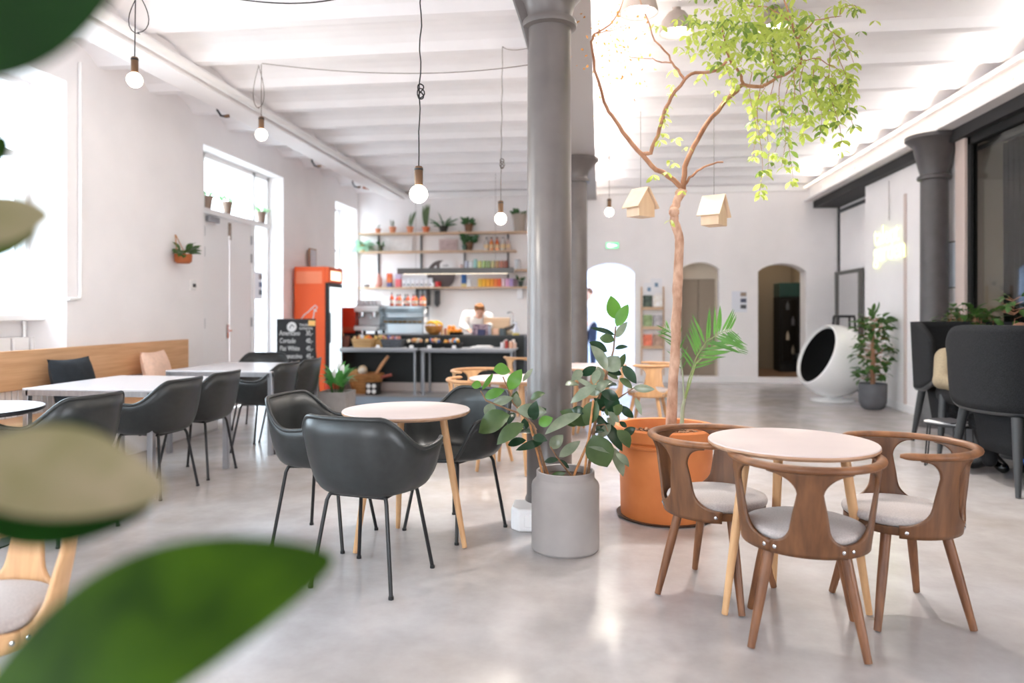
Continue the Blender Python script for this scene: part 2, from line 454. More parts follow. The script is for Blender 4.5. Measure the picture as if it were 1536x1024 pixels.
# double door behind the middle arch
dd = struct(MB().box(B[0], B[1], YB+.22, YB+.27, B[2]-.16, B[3]).box(B[0], B[0]+.04, YB+.22, YB+.27, FL, B[2]-.16).box(B[1]-.04, B[1], YB+.22, YB+.27, FL, B[2]-.16).build('door_2', mat('beige paint', (196,184,166), .6), smooth=0))
mx_ = (B[0]+B[1])/2
for x0, x1 in ((B[0]+.04, mx_-.004), (mx_+.004, B[1]-.04)): MB().box(x0, x1, YB+.24, YB+.28, FL, B[2]-.165).build('door_leaf', M_grege, dd, bevel=.004)
struct(MB().box(B[0]-.3, B[1]+.3, YB+.36, YB+.45, 0, 3).build('wall_door_backing', M_hall, smooth=0))  # unseen backing added to keep sky from showing through the door gaps
# door in the hall
dd = struct(MB().box(Cc[0]+.0, Cc[0]+.42, 15.12, 15.19, FL, 2.12).build('door_3', M_hall, bevel=.004))
MB().box(Cc[0]+.04, Cc[0]+.38, 15.09, 15.13, FL, 2.08).build('door_leaf', M_grege, dd, bevel=.004)
MB().tube([(Cc[0]+.1,15.09,1.05),(Cc[0]+.1,15.04,1.05),(Cc[0]+.19,15.04,1.05)], .012).box(Cc[0]+.085,Cc[0]+.115,15.08,15.095,.98,1.22).build('door_handle', M_steel, dd)
# baseboard along the back wall
mb = MB()
for x0, x1 in ((A[1], B[0]), (B[1], Cc[0]), (Cc[1], 4.15), (-.6, A[0])): mb.box(x0, x1, YB-.015, YB, 0, .12)
struct(mb.build('baseboard_back', M_white, bevel=.004))
struct(MB().box(A[0]-.09, A[0], YB-.012, YB+.02, 0, A[3]+.03).box(A[1], A[1]+.09, YB-.012, YB+.02, 0, A[3]+.03).build('trim_2', M_white, bevel=.004))
struct(MB().box(-3.7, 3.6, YB-.06, YB, 3.38, 3.5).build('trim_3', M_white, bevel=.01))

# ---- right side: partition, recess, soffit, glazed meeting room
mb = MB()
mb.box(XR, XR+.12, on_x(1440, CY, XR).y, on_x(1298, CY, XR).y, 0, 3.1)
mb.box(4.15, 4.27, on_x(1298, CY, XR).y, YB, 0, 3.1)
mb.box(XR+.1, 4.27, on_x(1298, CY, XR).y-.1, on_x(1298, CY, XR).y, 0, 3.1)
struct(mb.build('wall_right', M_wall, smooth=0))
struct(MB().box(3.72, 7.5, -4, YB, 3.08, 3.2).build('trim_4', mat('dark soffit', (38,37,38), .7), smooth=0))
ye = on_x(1440, CY, XR).y
struct(MB().box(XR-.015, XR, ye, on_x(1298, CY, XR).y, 0, .1).build('baseboard_right', M_white, bevel=.004))
struct(MB().box(XR-.05, XR+.13, ye-.2, ye, 0, 3.1).build('trim_5', mat('pinkish post', (206,188,180), .5), bevel=.004))
ps = on_x(1359, CY, XR).y
struct(MB().box(XR-.02, XR, ps-.03, ps+.03, .1, 2.75).build('trim_6', mat('warm strip', (206,190,184), .5), bevel=.004))
struct(MB().box(4.12, 4.15, on_x(1298, CY, XR).y+.02, YB-.02, 0, .04).box(4.12, 4.15, YB-.06, YB-.02, 0, 3.08).box(4.12,4.15,on_x(1298, CY, XR).y+.02, YB-.02,2.98,3.03).build('trim_7', M_dkgrey, smooth=0))
# glazed front
gy0, gy1 = 2.6, ye-.2
w = struct(MB().box(XR-.02, XR+.05, gy1-.06, gy1, 0, 3.08).box(XR-.02, XR+.05, gy1-1.5, gy1-1.44, 0, 3.08).box(XR-.02, XR+.05, gy0, gy0+.06, 0, 3.08).box(XR-.02, XR+.05, gy0, gy1, 0, .08).box(XR-.02, XR+.05, gy0, gy1, 3.0, 3.08).build('window_4', M_blackmat, smooth=0))
for a, b in ((gy0+.06, gy1-1.5), (gy1-1.44, gy1-.06)): MB().box(XR+.01, XR+.018, a, b, .08, 3.0).build('glass_pane', glass('partition glass', (214,216,214)) if a == gy0+.06 else MATS['partition glass'], w, smooth=0)
struct(MB().box(6.9, 7.0, 1.5, ye+.1, 0, 3.1).box(XR+.12, 7.0, ye-.02, ye+.1, 0, 3.1).box(XR+.1,7.0,1.4,1.5,0,3.1).build('wall_meeting_room', mat('meeting room wall', (196,184,170), .8), smooth=0))
struct(MB().box(XR+.06, XR+.1, gy0, gy1, 2.93, 2.98).build('trim_8', M_chrome, smooth=0))
def curtain(y0, y1, x, amp, m, label):
    n = int((y1-y0)/.012)
    mb = MB()
    def fn(a, t):
        yy = y0+(y1-y0)*a
        return (x+amp*math.sin(yy*68+.6*math.sin(yy*9))*(.7+.3*t), yy, .03+2.9*t)
    mb.grid(fn, n, 4)
    o = mb.build('curtain', m, smooth=180, solid=.006); tag(o, label, 'curtain'); return o
curtain(gy1-.76, gy1-.33, XR+.16, .035, mat('black drape', (26,27,30), .85), 'black pleated curtain behind the meeting room glass')
curtain(gy1-1.6, gy1-.86, XR+.34, .03, mat('beige drape', (176,160,140), .9), 'beige curtain right of the black curtain inside the glazed room')
c = on_x(1472, 440, XR+.5)
o = MB().box(-.02,.02,-.16,.16,0,1.55).build('wardrobe_panel', M_oak, loc=(XR+.6, c.y+.05, 0), bevel=.004); tag(o, 'tall pale oak panel standing behind the glass beside the black curtain', 'panel')

# ---- beams
def ibeam(name, x0, x1, y0, y1, z0, z1, m, t=.03, top=False, xm=None):
    mb = MB(); xm = xm or (x0+x1)/2
    if top: mb.box(x0, x1, y0, y1, z1-t, z1)
    mb.box(x0, x1, y0, y1, z0, z0+t).box(xm-t/2, xm+t/2, y0+.001, y1, z0+t*.5, z1-.001)
    return struct(mb.build(name, m, smooth=0))
ibeam('trim_9', 3.56, 3.76, -3.5, YB, 3.2, 3.47, M_wall, top=True)
mb = MB()
yy = .5
while yy < 13:
    mb.lathe([(0,-.012),(.022,-.012),(.022,.004),(0,.008)], 8, Matrix.Translation((3.64,yy,3.34)) @ Euler((0,-PI/2,0)).to_matrix().to_4x4()); yy += .8
mb.build('bolt', M_wall, bpy.data.objects['trim_9'])
ibeam('trim_10', -.56, -.06, -3.5, YB, 3.3, 3.52, mat('grey beam paint', (176,170,168), .6), .04, xm=-.14)
struct(MB().box(-3.92, -3.7, -3.5, YB, 3.39, 3.6).box(-3.95, -3.67, -3.5, YB, 3.37, 3.395).build('trim_11', M_wall, smooth=0))
mb = MB().tube([(-3.6,-3.5,3.43),(-3.6,YB-.06,3.43)], .045, 12)
o = mb.build('ceiling_pipe', M_white); tag(o, 'white pipe running along the left ceiling beam', 'pipe')
# conduit beside the window niche
y = on_x(117, CY, XL).y; ze = on_x(117, 447, XL).z
mb = MB().tube([(XL+.02,y,3.45),(XL+.02,y,ze+.04),(XL+.02,y-.01,ze),(XL+.02,y-.04,ze-.005),(XL+.02,W1[1],ze-.01),(XL-.02,W1[1]-.03,ze-.01),(XL-.37,W1[1]-.03,ze-.01),(XL-.37,W1[1]-.03,.95)], .016, 8)
o = mb.build('conduit', M_gwhite); tag(o, 'white conduit pipe running down the wall beside the left window niche', 'pipe')

# ---- cast iron columns
def column(name, label, x, y, ztop, zring, r, m, base=True):
    t = thing('column', label, 'column', (x, y, 0), 0)
    MB().lathe([(r+.03,0),(r+.03,.05),(r+.012,.07),(r+.01,.14),(r,.16),(r*.96,zring)], 48).build('shaft', m, t)
    MB().lathe([(r*.96,zring-.03),(r+.025,zring-.02),(r+.03,zring),(r+.025,zring+.018),(r,zring+.028),(r,zring+.05),(r+.02,zring+.12),(r+.07,ztop-.12),(r+.14,ztop-.05),(r+.15,ztop-.045),(r+.15,ztop-.005),(0,ztop-.005)], 48).build('capital', m, t)
    return t
c0 = Vector((-.305, 4.36, 0))
t = column('column', 'large grey iron column in the middle of the room behind the potted rubber plant', c0.x, c0.y, 3.3, 3.0, .137, M_grey)
MB().prism([(-.26,3.3),(-.1,3.3),(-.1,2.75),(-.17,3.0),(-.22,3.15)], -.05, .05).build('bracket', M_grey, t, bevel=.01)
pb = on_y(873, CY, 9.6)
column('column', 'grey iron column further back, half hidden behind the large middle column', -.3, 9.6, 3.3, 3.0, .137, M_grey)
column('column', 'dark iron column under the right beam beside the high-backed felt chairs', 3.66, 8.45, 3.2, 2.74, .142, mat('dark column paint', (76,72,72), .4, var=.05))
pl = thing('column_plinth', 'white chamfered socket box around the foot of the large grey column', 'plinth', (c0.x-.07, c0.y-.12, 0))
MB().prism([(-.14,-.08),(-.09,-.13),(.12,-.13),(.12,.1),(-.14,.1)], 0, .13, 'xy').build('body', M_white, pl, bevel=.012)
for x in (-.02, .06): MB().box(x-.035,x+.035,-.138,-.128,.03,.1).lathe([(0,-.012),(.018,-.012),(.018,0)], 12, Matrix.Translation((x,-.137,.065)) @ Euler((PI/2,0,0)).to_matrix().to_4x4()).build('socket', M_gwhite, pl, bevel=.003)
# ================================================================ seats and tables
def sg(x, p): return math.copysign(abs(x)**p, x)

# ---- round-railed wooden armchair, facing +Y
def make_rail_chair(name, label, group, mp, mr, ml, mpad):
    t = thing(name, label, 'chair', group=group)
    def shell(th, q):
        rx = .23+(.267-.23)*q; ry = .228+(.288-.228)*q
        yo = 0
        z = .372+(.688-.372)*q
        return (rx*math.sin(th), -ry*math.cos(th)+yo, z)
    ts = [0,.05,.1,.149,.152,.156,.163,.175,.19,.21,.24,.28,.33,.4,.5,.6,.7,.77,.82,.86,.89,.915,.935,.95,.965,.98,.992,1]
    def halfw(q, full, mid, top):
        hm = full-1.6*mid
        if q < .15: return full
        if q < .42: return full-hm*math.sqrt(max(0, 1-((.42-q)/.27)**2))
        lo = 1.6*mid; m_ = lo+(mid-lo)*min(1, max(0, (q-.42)/.36))
        if q < .745: return m_
        ht = full-top
        k = min(1, (q-.745)/.247)
        return m_+(top-m_)*(1-math.sqrt(max(0, 1-k*k)))
    for c, full, mid, top, nm in ((0,34,9.6,33,'backrest_panel'), (76,42,8.2,25,'side_panel'), (-76,42,8.2,25,'side_panel')):
        mb = MB(); nu = 12; vs = []; fs = []
        for q in ts:
            hw = halfw(q, full, mid, top)
            for i in range(nu+1):
                th = math.radians(c+hw*(2*i/nu-1)); vs.append(shell(th, q))
        for j in range(len(ts)-1):
            for i in range(nu):
                a = j*(nu+1)+i; fs.append((a, a+1, a+nu+2, a+nu+1))
        mb.add(vs, fs); po = mb.build(nm, mp, t, smooth=50, solid=.013)
        if c == 0: bp_ = po
    pts = []
    for i in range(49):
        th = math.radians(-125+250*i/48); over = max(0, abs(th)-PI/2)
        xx = math.copysign(.272*(1-.35*over**2), th) if over else .272*math.sin(th)
        pts.append((xx, .2*over if over else -.292*math.cos(th), .703))
    rr = [.0195]*49
    rr[0] = rr[-1] = .010; rr[1] = rr[-2] = .0175
    MB().tube(pts, rr, 12, flat=(1.05,.76), up=(0,0,1)).build('arm_rail', mr, t, smooth=70)
    MB().lathe([(0,.375),(.212,.375),(.216,.38),(.216,.408),(0,.408)], 40, sy=.98).build('seat_base', mp, t, smooth=40)
    MB().lathe([(0,.408),(.21,.408),(.224,.418),(.227,.43),(.222,.442),(.205,.448),(0,.451)], 40, sx=.98, sy=.97).build('seat_pad', mpad, t, smooth=80)
    for sx_ in (-1, 1):
        for sy_ in (-1, 1):
            a = Vector((sx_*.128, sy_*.118-.0, .39)); b = Vector((sx_*.2, sy_*.192, .004))
            MB().tube([a, a.lerp(b,.5), b], [.0205,.019,.014], 12).build('leg', ml, t, smooth=60)
    for a in (-39,-29,29,39,-112,112):
        th = math.radians(a); x, y = .2435*math.sin(th), -.2395*math.cos(th)
        M = Matrix.Translation((x,y,.397)) @ Vector((math.sin(th),-math.cos(th),0)).to_track_quat('Z','Y').to_matrix().to_4x4()
        MB().lathe([(0,-.004),(.0075,-.004),(.0075,.001),(.004,.003),(0,.003)], 10, M).build('rivet', M_chrome, bp_)
    return t

# ---- dark bucket armchair on thin black legs, facing +Y
def make_shell_chair(name, label, group):
    t = thing(name, label, 'chair', group=group)
    sm = lambda a, b, x: (lambda k: k*k*(3-2*k))(min(1, max(0, (x-a)/(b-a))))
    def rimpt(ph):
        a = abs(math.degrees(ph))
        h = .795-.148*sm(28,82,a)+.02*sm(82,112,a)-.215*sm(116,152,a)-.012*sm(150,180,a)
        k = 1-.14*sm(120,180,a)
        x = (.3+.018*sm(70,110,a))*sg(math.sin(ph), .72)*k
        y = -.285*sg(math.cos(ph), .8) if a < 90 else -.235*sg(math.cos(ph), .8)
        return Vector((x, y, h))
    def surf(u, v):
        ph = -PI+2*PI*u
        r = rimpt(ph); a = abs(math.degrees(ph))
        fr = sm(120,165,a)
        sx, sy = r.x*.74*(1-fr)+r.x*.95*fr, r.y*.76*(1-fr)+r.y*.93*fr
        if v < .4:
            k = v/.4*.72
            return Vector((sx*k, sy*k+.01*(1-k), .438+.012*k*k))
        k = (v-.4)/.6
        p0 = Vector((sx*.72, sy*.72, .4434)); p1 = Vector((sx*1.06, sy*1.06, .424+.022*fr))
        p2 = Vector((sx*.5+r.x*.52, sy*.5+r.y*.52, .49-.04*fr)); p3 = r
        return p0*(1-k)**3+p1*3*k*(1-k)**2+p2*3*k*k*(1-k)+p3*k**3
    mb = MB(); mb.grid(surf, 64, 16, closeu=True)
    sh = mb.build('seat_shell', M_shell, t, smooth=180, solid=.016)
    MB().tube([rimpt(-PI+2*PI*i/96) for i in range(96)], .0115, 8, closed=True).build('piping', M_shell, sh, smooth=180)
    fr = MB()
    tops = [(-.15,-.15),(.15,-.15),(.15,.14),(-.15,.14)]
    fr.tube([(x*.95,y*.95,.424) for x, y in tops], .009, 8, closed=True)
    fr.tube([(-.14,0,.424),(.14,0,.424)], .009, 8)
    fr.build('seat_frame', M_black, t)
    for x, y in tops:
        s1 = 1 if x > 0 else -1; s2 = 1 if y > 0 else -1
        MB().tube([(x*.9,y*.9,.424),(x*.98,y*.98,.42),(x+s1*.006,y+s2*.006,.395),(s1*.208,s2*.208,.008)], .0095, 8).lathe([(0,0),(.0125,0),(.0125,.014),(0,.014)], 8, Matrix.Translation((s1*.208,s2*.208,0))).build('leg', M_black, t)
    return t

def facing(dx, dy): return math.atan2(-dx, dy)      # rotation that turns +Y onto (dx, dy)
def ctr(*uv):
    p = [on_z(u, v) for u, v in uv]; return sum(p, Vector())/len(p)

# ---- three walnut chairs round the right-hand table
wal = make_rail_chair('dining_chair', 'walnut armchair with its back to the camera, nearest seat at the right-hand table', 'walnut armchairs at the right round table', M_walnut, M_walrail, M_walleg, M_pad)
nA, nB, nC = on_z(1127,972), on_z(1302,996), on_z(1132,916)
e = (nB-nA).normalized(); nrm = Vector((-e.y, e.x, 0))
pN = (nA+nB)/2+nrm*.19
wal.location = pN; wal.rotation_euler.z = facing(nrm.x, nrm.y)
pL = ctr((984,891),(1036,856),(1119,920),(1164,882))
a, b = on_z(984,891), on_z(1036,856); e = (b-a).normalized()
dup(wal, pL, facing(e.y, -e.x), 'walnut armchair between the terracotta planter and the right-hand round table')
pR = ctr((1238,891),(1372,894),(1445,945),(1299,935))
a, b = on_z(1445,945), on_z(1372,894); e = (b-a).normalized(); pR = pR+Vector((.03,0,0))
dup(wal, pR, facing(-e.y, e.x), 'walnut armchair on the right side of the right-hand table, open towards it')

# ---- pale oak versions at the tables behind the column
oak = make_rail_chair('dining_chair', 'pale oak armchair nearest the left round table, standing left of the grey column', 'pale oak armchairs', M_oak, M_oakrail, M_oak, M_pad)
def place_oak(u, v, rz, label, first=False):
    p = on_z(u, v, .69); p.z = 0
    if first: oak.location = p; oak.rotation_euler.z = rz; return oak
    return dup(oak, p, rz, label)
place_oak(722, 571, -.25, '', True)
place_oak(722, 558, PI+.5, 'pale oak armchair behind the nearer oak one left of the column, rail facing us')
place_oak(899, 549, -.15, 'pale oak armchair right of the column seen from behind, with a wide back panel')
place_oak(972, 548, PI/2-.25, 'pale oak armchair right of the rubber plant, beside the tree trunk')
place_oak(790, 537, .5, 'pale oak armchair peeking out at the left edge of the grey column')
pf = at_d(100, 840, 2.05)
o = dup(oak, (pf.x-.25, pf.y-.08, 0), facing(-.95, -.32), 'light oak armchair in the near left corner behind the foreground leaves')

def make_round_table(name, label, loc, r, legs, mt=M_tbl, me=M_edge, ml=M_oak, h=.735, group=None):
    t = thing(name, label, 'table', loc, 0, group)
    tt = MB().lathe([(0,h-.022),(r-.012,h-.022),(r,h-.012),(r,h-.003),(r-.003,h),(0,h)], 64)
    tt = tt.build('tabletop', [mt], t, smooth=40)
    MB().lathe([(r-.011,h-.024),(r+.0012,h-.013),(r+.0012,h-.005)], 64).build('edge_band', me, tt)
    for top, foot in legs:
        a = Vector((top[0], top[1], h-.022)); b = Vector((foot[0], foot[1], .004))
        MB().tube([a, a.lerp(b,.5), b], [.021,.0195,.0135], 12).build('leg', ml, t, smooth=60)
    MB().lathe([(0,h-.04),(r*.6,h-.04),(r*.6,h-.02),(0,h-.02)], 32).build('under_plate', me, t)
    return t
lt = on_z(610, 613.5, .735); lt.z = 0
feet = [on_z(533,830)-lt, on_z(597,792)-lt, on_z(697,822)-lt]
make_round_table('round_table', 'pale round table on splayed oak legs between three black chairs', lt, .345, [((f.x*.62, f.y*.62), (f.x, f.y)) for f in feet])
rt = on_z(1187, 660.5, .735); rt.z = 0
legs = []
for f in (on_z(1087, 922), on_z(1160, 880), on_z(1304, 922)):
    f = f-rt; legs.append(((f.x*.66, f.y*.66), (f.x, f.y)))
make_round_table('round_table', 'pale round table with three walnut armchairs tucked round it', rt, .332, legs)
tb = on_z(768, 566, .735); tb.z = 0
q = [((.2*math.cos(.5+k*PI/2), .2*math.sin(.5+k*PI/2)), (.3*math.cos(.5+k*PI/2), .3*math.sin(.5+k*PI/2))) for k in range(4)]
make_round_table('round_table', 'pale round table among oak chairs, partly behind the grey column', tb, .345, q)
tb = on_z(880, 548, .735); tb.z = 0
make_round_table('round_table', 'far round table right of the column behind the rubber plant', tb, .36, q)

# ---- black bucket chairs
blk = make_shell_chair('shell_chair', 'black bucket armchair with its back to the camera in front of the pale round table', 'black bucket armchairs on thin legs')
pA, pC = on_z(460,880), on_z(580,898)
bc = (on_z(458,879)+on_z(657,853))/2
e = (pC-pA).normalized()
blk.location = bc; blk.rotation_euler.z = facing(-e.y, e.x)
def shell(p, fx, fy, label): return dup(blk, (p[0], p[1], 0), facing(fx, fy), label)
lc = (on_z(427,811)+on_z(560,818))/2+Vector((0,.12,0))
shell((-1.52, 3.87), .97, -.12, 'black bucket armchair left of the pale round table, half behind the nearest black chair')
rc = (on_z(685,815)+on_z(681,773))/2
e = on_z(759,788)-on_z(685,815)
shell(rc, -e.x, -e.y, 'black bucket armchair on the far right of the pale round table, under the plant leaves')
shell((-3.12, 4.72), -1, .05, 'black bucket armchair tucked into the side of the nearer rectangular table, closest to the camera')
shell((-3.13, 5.3), -1, .0, 'black bucket armchair tucked into the nearer rectangular table at its far end')
shell((-3.07, 6.3), -1, .03, 'black bucket armchair at the rectangular table further back, nearer of its two')
shell((-3.07, 6.84), -1, 0, 'black bucket armchair at the far rectangular table, beside the menu board')
shell((-3.72, 7.5), .12, -1, 'black bucket armchair at the head of the far rectangular table by the double door')
shell((-3.06, 3.76), -1, .12, 'black bucket armchair beside the dark round pedestal table at the left edge')

# ---- rectangular tables along the bench
def rect_table(label, x0, x1, y0, y1, h=.74):
    t = thing('rectangular_table', label, 'table', ((x0+x1)/2, (y0+y1)/2, 0), 0, 'rectangular tables along the bench')
    a, b = (x1-x0)/2, (y1-y0)/2
    MB().box(-a, a, -b, b, h-.014, h).build('tabletop', mat('pale grey laminate', (206,202,204), .25), t, bevel=.003)
    MB().box(-a+.002, a-.002, -b+.002, -b+.026, h-.05, h-.0145).box(-a+.002, a-.002, b-.026, b-.002, h-.05, h-.0145).box(-a+.002,-a+.026,-b,b,h-.05,h-.0145).box(a-.026,a-.002,-b,b,h-.05,h-.0145).build('frame', M_steel, t)
    for sx_ in (-1, 1):
        for sy_ in (-1, 1):
            cx, cy = sx_*(a-.022), sy_*(b-.022)
            MB().box(cx-.02, cx+.02, cy-.02, cy+.02, 0.005, h-.0145).box(cx-.022, cx+.022, cy-.022, cy+.022, 0, .006).build('leg', M_steel, t, bevel=.003)
    return t
rect_table('pale rectangular table on square steel legs in front of the dark cushion', -3.94, -2.98, 4.5, 5.52)
rect_table('pale rectangular table on square steel legs nearer the double door', -3.86, -2.86, 6.02, 7.1)

# ---- pedestal table at the left edge
pt = thing('pedestal_table', 'dark-edged round pedestal table cut off by the left edge of the photo', 'table', (-3.40, 3.52, 0))
MB().lathe([(0,.715),(.33,.715),(.352,.726),(.352,.74),(0,.74)], 48).build('tabletop', [mat('black table edge', (34,34,36), .4)], pt)
MB().lathe([(0,.7402),(.349,.7402),(.349,.742),(0,.742)], 48).build('top_laminate', mat('cool white laminate', (214,218,226), .25), pt)
MB().lathe([(.026,.016),(.026,.715)], 20).build('post', M_black, pt)
MB().lathe([(0,0),(.22,0),(.22,.008),(.05,.016),(0,.016)], 48).build('base', M_black, pt, smooth=60)

# ---- bench with tall oak back
b0, b1 = 2.2, on_x(283, CY, XL+.1).y
bt = thing('bench', 'long wall bench with an oak backboard below the left window', 'bench', (XL, 0, 0))
MB().box(.06, .1, b0, b1, .66, .965).build('backboard', M_oakx, bt, bevel=.004)
MB().box(.06, .5, b0, b1, .41, .45).build('seat', M_oakx, bt, bevel=.004)
MB().box(.4, .44, b0, b1, .0, .41).build('front_panel', M_white, bt, bevel=.004)
mb = MB(); yy = b0+.02
while yy < b1-.06: mb.box(.035, .055, yy, yy+.045, .1, .72); yy += .06
mb.build('slat_panel', M_white, bt)
def cushion(name, label, cat, loc, size, thick, m, tilt, rz):
    mb = MB(); a = size/2; n = 14
    def fn(sg_):
        def f(u, v):
            x, z = 2*u-1, 2*v-1
            p = max(0, 1-abs(x)**2.6)*max(0, 1-abs(z)**2.6)
            k = 1-.07*(1-abs(x)**2)*(abs(z)**4); k2 = 1-.07*(1-abs(z)**2)*(abs(x)**4)
            wr = .004*math.sin(9*x+4*z)*p
            return (sg_*(thick/2*p**.5+wr), x*a*k2, z*a*k)
        return f
    mb.grid(fn(1), n, n); mb.grid(fn(-1), n, n)
    o = mb.build(name, m, smooth=180)
    o.location = loc; o.rotation_euler = (0, math.radians(tilt), rz)
    tag(o, label, cat); return o
p = on_x(114, 563, XL+.28)
cushion('cushion', 'dark ink cushion leaning on the oak backboard behind the nearer rectangular table', 'cushion', (XL+.27, p.y, .66), .47, .17, M_dkcush, -14, 0)
p = on_x(238, 538, XL+.28)
cushion('cushion', 'blush pink cushion on the bench near the end of the backboard', 'cushion', (XL+.27, p.y, .665), .45, .16, M_pink, -14, .1)

# ---- white ball chair
bc_ = on_z(1257, 600)
bt = thing('ball_chair', 'white ball chair with a black lining standing by the back wall', 'chair', (bc_.x-.08, bc_.y, 0))
Rb = .52; cz = .56
nv = (CN*-.78+SN*.42*1, -.0, .0)
right = Vector((CN, SN, 0)); fwd = Vector((-SN, CN, 0))
nn = (right*-.917+fwd*-.10+Vector((0,0,.38))).normalized()
Mq = Matrix.Translation((0,0,cz)) @ nn.to_track_quat('Z','Y').to_matrix().to_4x4()
oo = math.acos(.5)
out = [(Rb*math.sin(PI-(PI-oo)*i/28) if i else 0, Rb*math.cos(PI-(PI-oo)*i/28)) for i in range(29)]
inn = [((Rb-.05)*math.sin(oo+.02+(PI-oo-.02)*i/24) if i < 24 else 0, (Rb-.05)*math.cos(oo+.02+(PI-oo-.02)*i/24)) for i in range(25)]
MB().lathe(out, 56, Mq).build('shell', M_gwhite, bt, smooth=80)
MB().lathe([out[-1], (out[-1][0]-.02, out[-1][1]+.012), inn[0]], 56, Mq).build('rim', M_gwhite, bt, smooth=80)
MB().lathe(inn, 56, Mq).build('lining', mat('black lining', (14,14,15), .95), bt, smooth=80)
MB().lathe([(0,0),(.3,0),(.3,.012),(.1,.035),(.05,.06),(.05,.09),(0,.09)], 40).build('pedestal', M_gwhite, bt, smooth=60)

# ---- high-backed felt chairs
def make_pod(label, loc, rz):
    t = thing('wingback_chair', label, 'chair', loc, rz, 'high-backed charcoal felt chairs')
    def wall(z0, z1, rx, ry, a0, flare, sidecut):
        def f(u, v):
            a = math.radians(-a0+2*a0*u)
            k = 1+flare*(v-.3)
            cut = sidecut*max(0, (abs(u-.5)*2-.72)/.28)**2
            z = z0+(z1-z0)*v
            if v > .6: z -= cut*(v-.6)/.4
            if v < .3: z += cut*.6*(.3-v)/.3
            return (rx*k*sg(math.sin(a), .75), -ry*k*sg(math.cos(a), .75)+.05, z)
        return f
    MB().grid(wall(.56, 1.17, .5, .44, 118, .05, .16), 48, 12).build('wing_back', M_felt, t, smooth=180, solid=.055, bevel=0)
    pts = [wall(.56, 1.17, .5, .44, 118, .05, .16)(i/48, 0) for i in range(49)]
    MB().tube(pts, .028, 8).build('rim_band', M_feltleg, t, smooth=180)
    MB().grid(lambda u, v: (.36*sg(math.sin(2*PI*u),.6)*(.9+.12*v), .34*sg(math.cos(2*PI*u),.6)*(.9+.12*v)-.02, .24+.3*v), 40, 4, closeu=True).build('lower_body', M_felt, t, smooth=180, solid=.03)
    MB().obox((0,.03,.42), (.66,.6,.13)).build('seat_cushion', M_felt, t, bevel=.035)
    for sx_ in (-1, 1):
        for sy_ in (-1, 1):
            a = Vector((sx_*.37, sy_*.3-.02, .53)); b = Vector((sx_*.43, sy_*.39-.03, .004))
            MB().tube([a, a.lerp(b,.5), b], [.036,.03,.017], 12, flat=(1,1)).build('leg', M_feltleg, t, smooth=60)
    return t
make_pod('charcoal felt wingback chair at the right edge, back to the camera, hiding a seated person', (3.2, 5.72, 0), .1)
pod2 = make_pod('charcoal felt wingback chair further back whose sitter shows a beige sleeve', (3.42, 7.02, 0), PI-.12)

# ---- small wire side table with papers
st = on_z(1418, 690); 
sx0 = on_z(1418, 640, .36)
t = thing('side_table', 'small black wire side table between the two felt chairs', 'table', (2.82, 6.2, 0))
MB().lathe([(0,.355),(.2,.355),(.2,.37),(0,.37)], 32).build('tabletop', M_black, t)
for k in range(3):
    a = k*2*PI/3+.4
    MB().tube([(.17*math.cos(a-.25),.17*math.sin(a-.25),.355),(.19*math.cos(a-.18),.19*math.sin(a-.18),.006),(.19*math.cos(a+.18),.19*math.sin(a+.18),.006),(.17*math.cos(a+.25),.17*math.sin(a+.25),.355)], .006, 6).build('leg', M_black, t)
o = MB().box(-.11,.11,-.15,.15,0,.012).build('magazine', cmat((226,224,222)), loc=(2.8,6.18,.3705), rz=.6, smooth=0); tag(o, 'white magazine lying on the black side table between the felt chairs', 'magazine')
o = MB().box(-.1,.1,-.14,.14,0,.008).build('magazine', cmat((60,60,64)), loc=(2.8,6.18,.383), rz=.2, smooth=0); tag(o, 'dark leaflet on top of the white magazine on the side table', 'magazine')
# ================================================================ plants
TOCAM = Vector((SN, -CN, 0))
def jit(s): return Vector((rnd.uniform(-s,s), rnd.uniform(-s,s), rnd.uniform(-s,s)))

# ---- rubber plant in the grey pot
pp = on_z(848, 829); pp.z = 0
PD = 3.86
pp = at_d(848, 829, PD); pp.z = 0
t = thing('potted_rubber_plant', 'rubber plant with bamboo canes in a pale grey milk-churn pot in front of the column', 'plant', pp)
pot_ = MB().lathe([(0,0),(.172,0),(.181,.012),(.181,.34),(.176,.356),(.158,.376),(.155,.384),(.155,.416),(.15,.42),(.143,.416),(.143,.36),(0,.36)], 56)
pot_ = pot_.build('pot', M_concrete, t, smooth=35)
MB().lathe([(0,.385),(.143,.38)], 32).build('soil', M_soil, pot_)
def Q(x, y, dd=0): return at_d(660+.4197*x, 420+.4199*y, PD+dd)-pp
st = MB()
for pts, r0, r1 in (
    ([(525,716,.0),(566,430,.02),(590,350,.03),(612,280,.03),(620,250,.03),(628,165,.03)], .009, .004),
    ([(385,714,.0),(335,520,-.02),(292,478,-.03),(240,460,-.05),(165,430,-.06),(145,395,-.07)], .008, .003),
    ([(345,535,-.02),(262,440,.02),(245,395,.02),(225,345,.02)], .005, .003),
    ([(560,470,.02),(640,420,0),(700,380,-.03)], .005, .003),
    ([(470,700,-.02),(420,635,-.06),(395,595,-.07)], .006, .003),
    ([(470,716,.02),(520,600,.04),(550,520,.05)], .008, .005),
    ([(550,520,.03),(590,515,0),(600,540,-.03)], .004, .003)):
    P = [Q(*p) for p in pts]; n = len(P)
    st.tube(P, [r0+(r1-r0)*i/(n-1) for i in range(n)], 7)
st.build('stem', mat('ficus stem', (128,96,70), .8, var=.15, scale=40), t)
cn = MB()
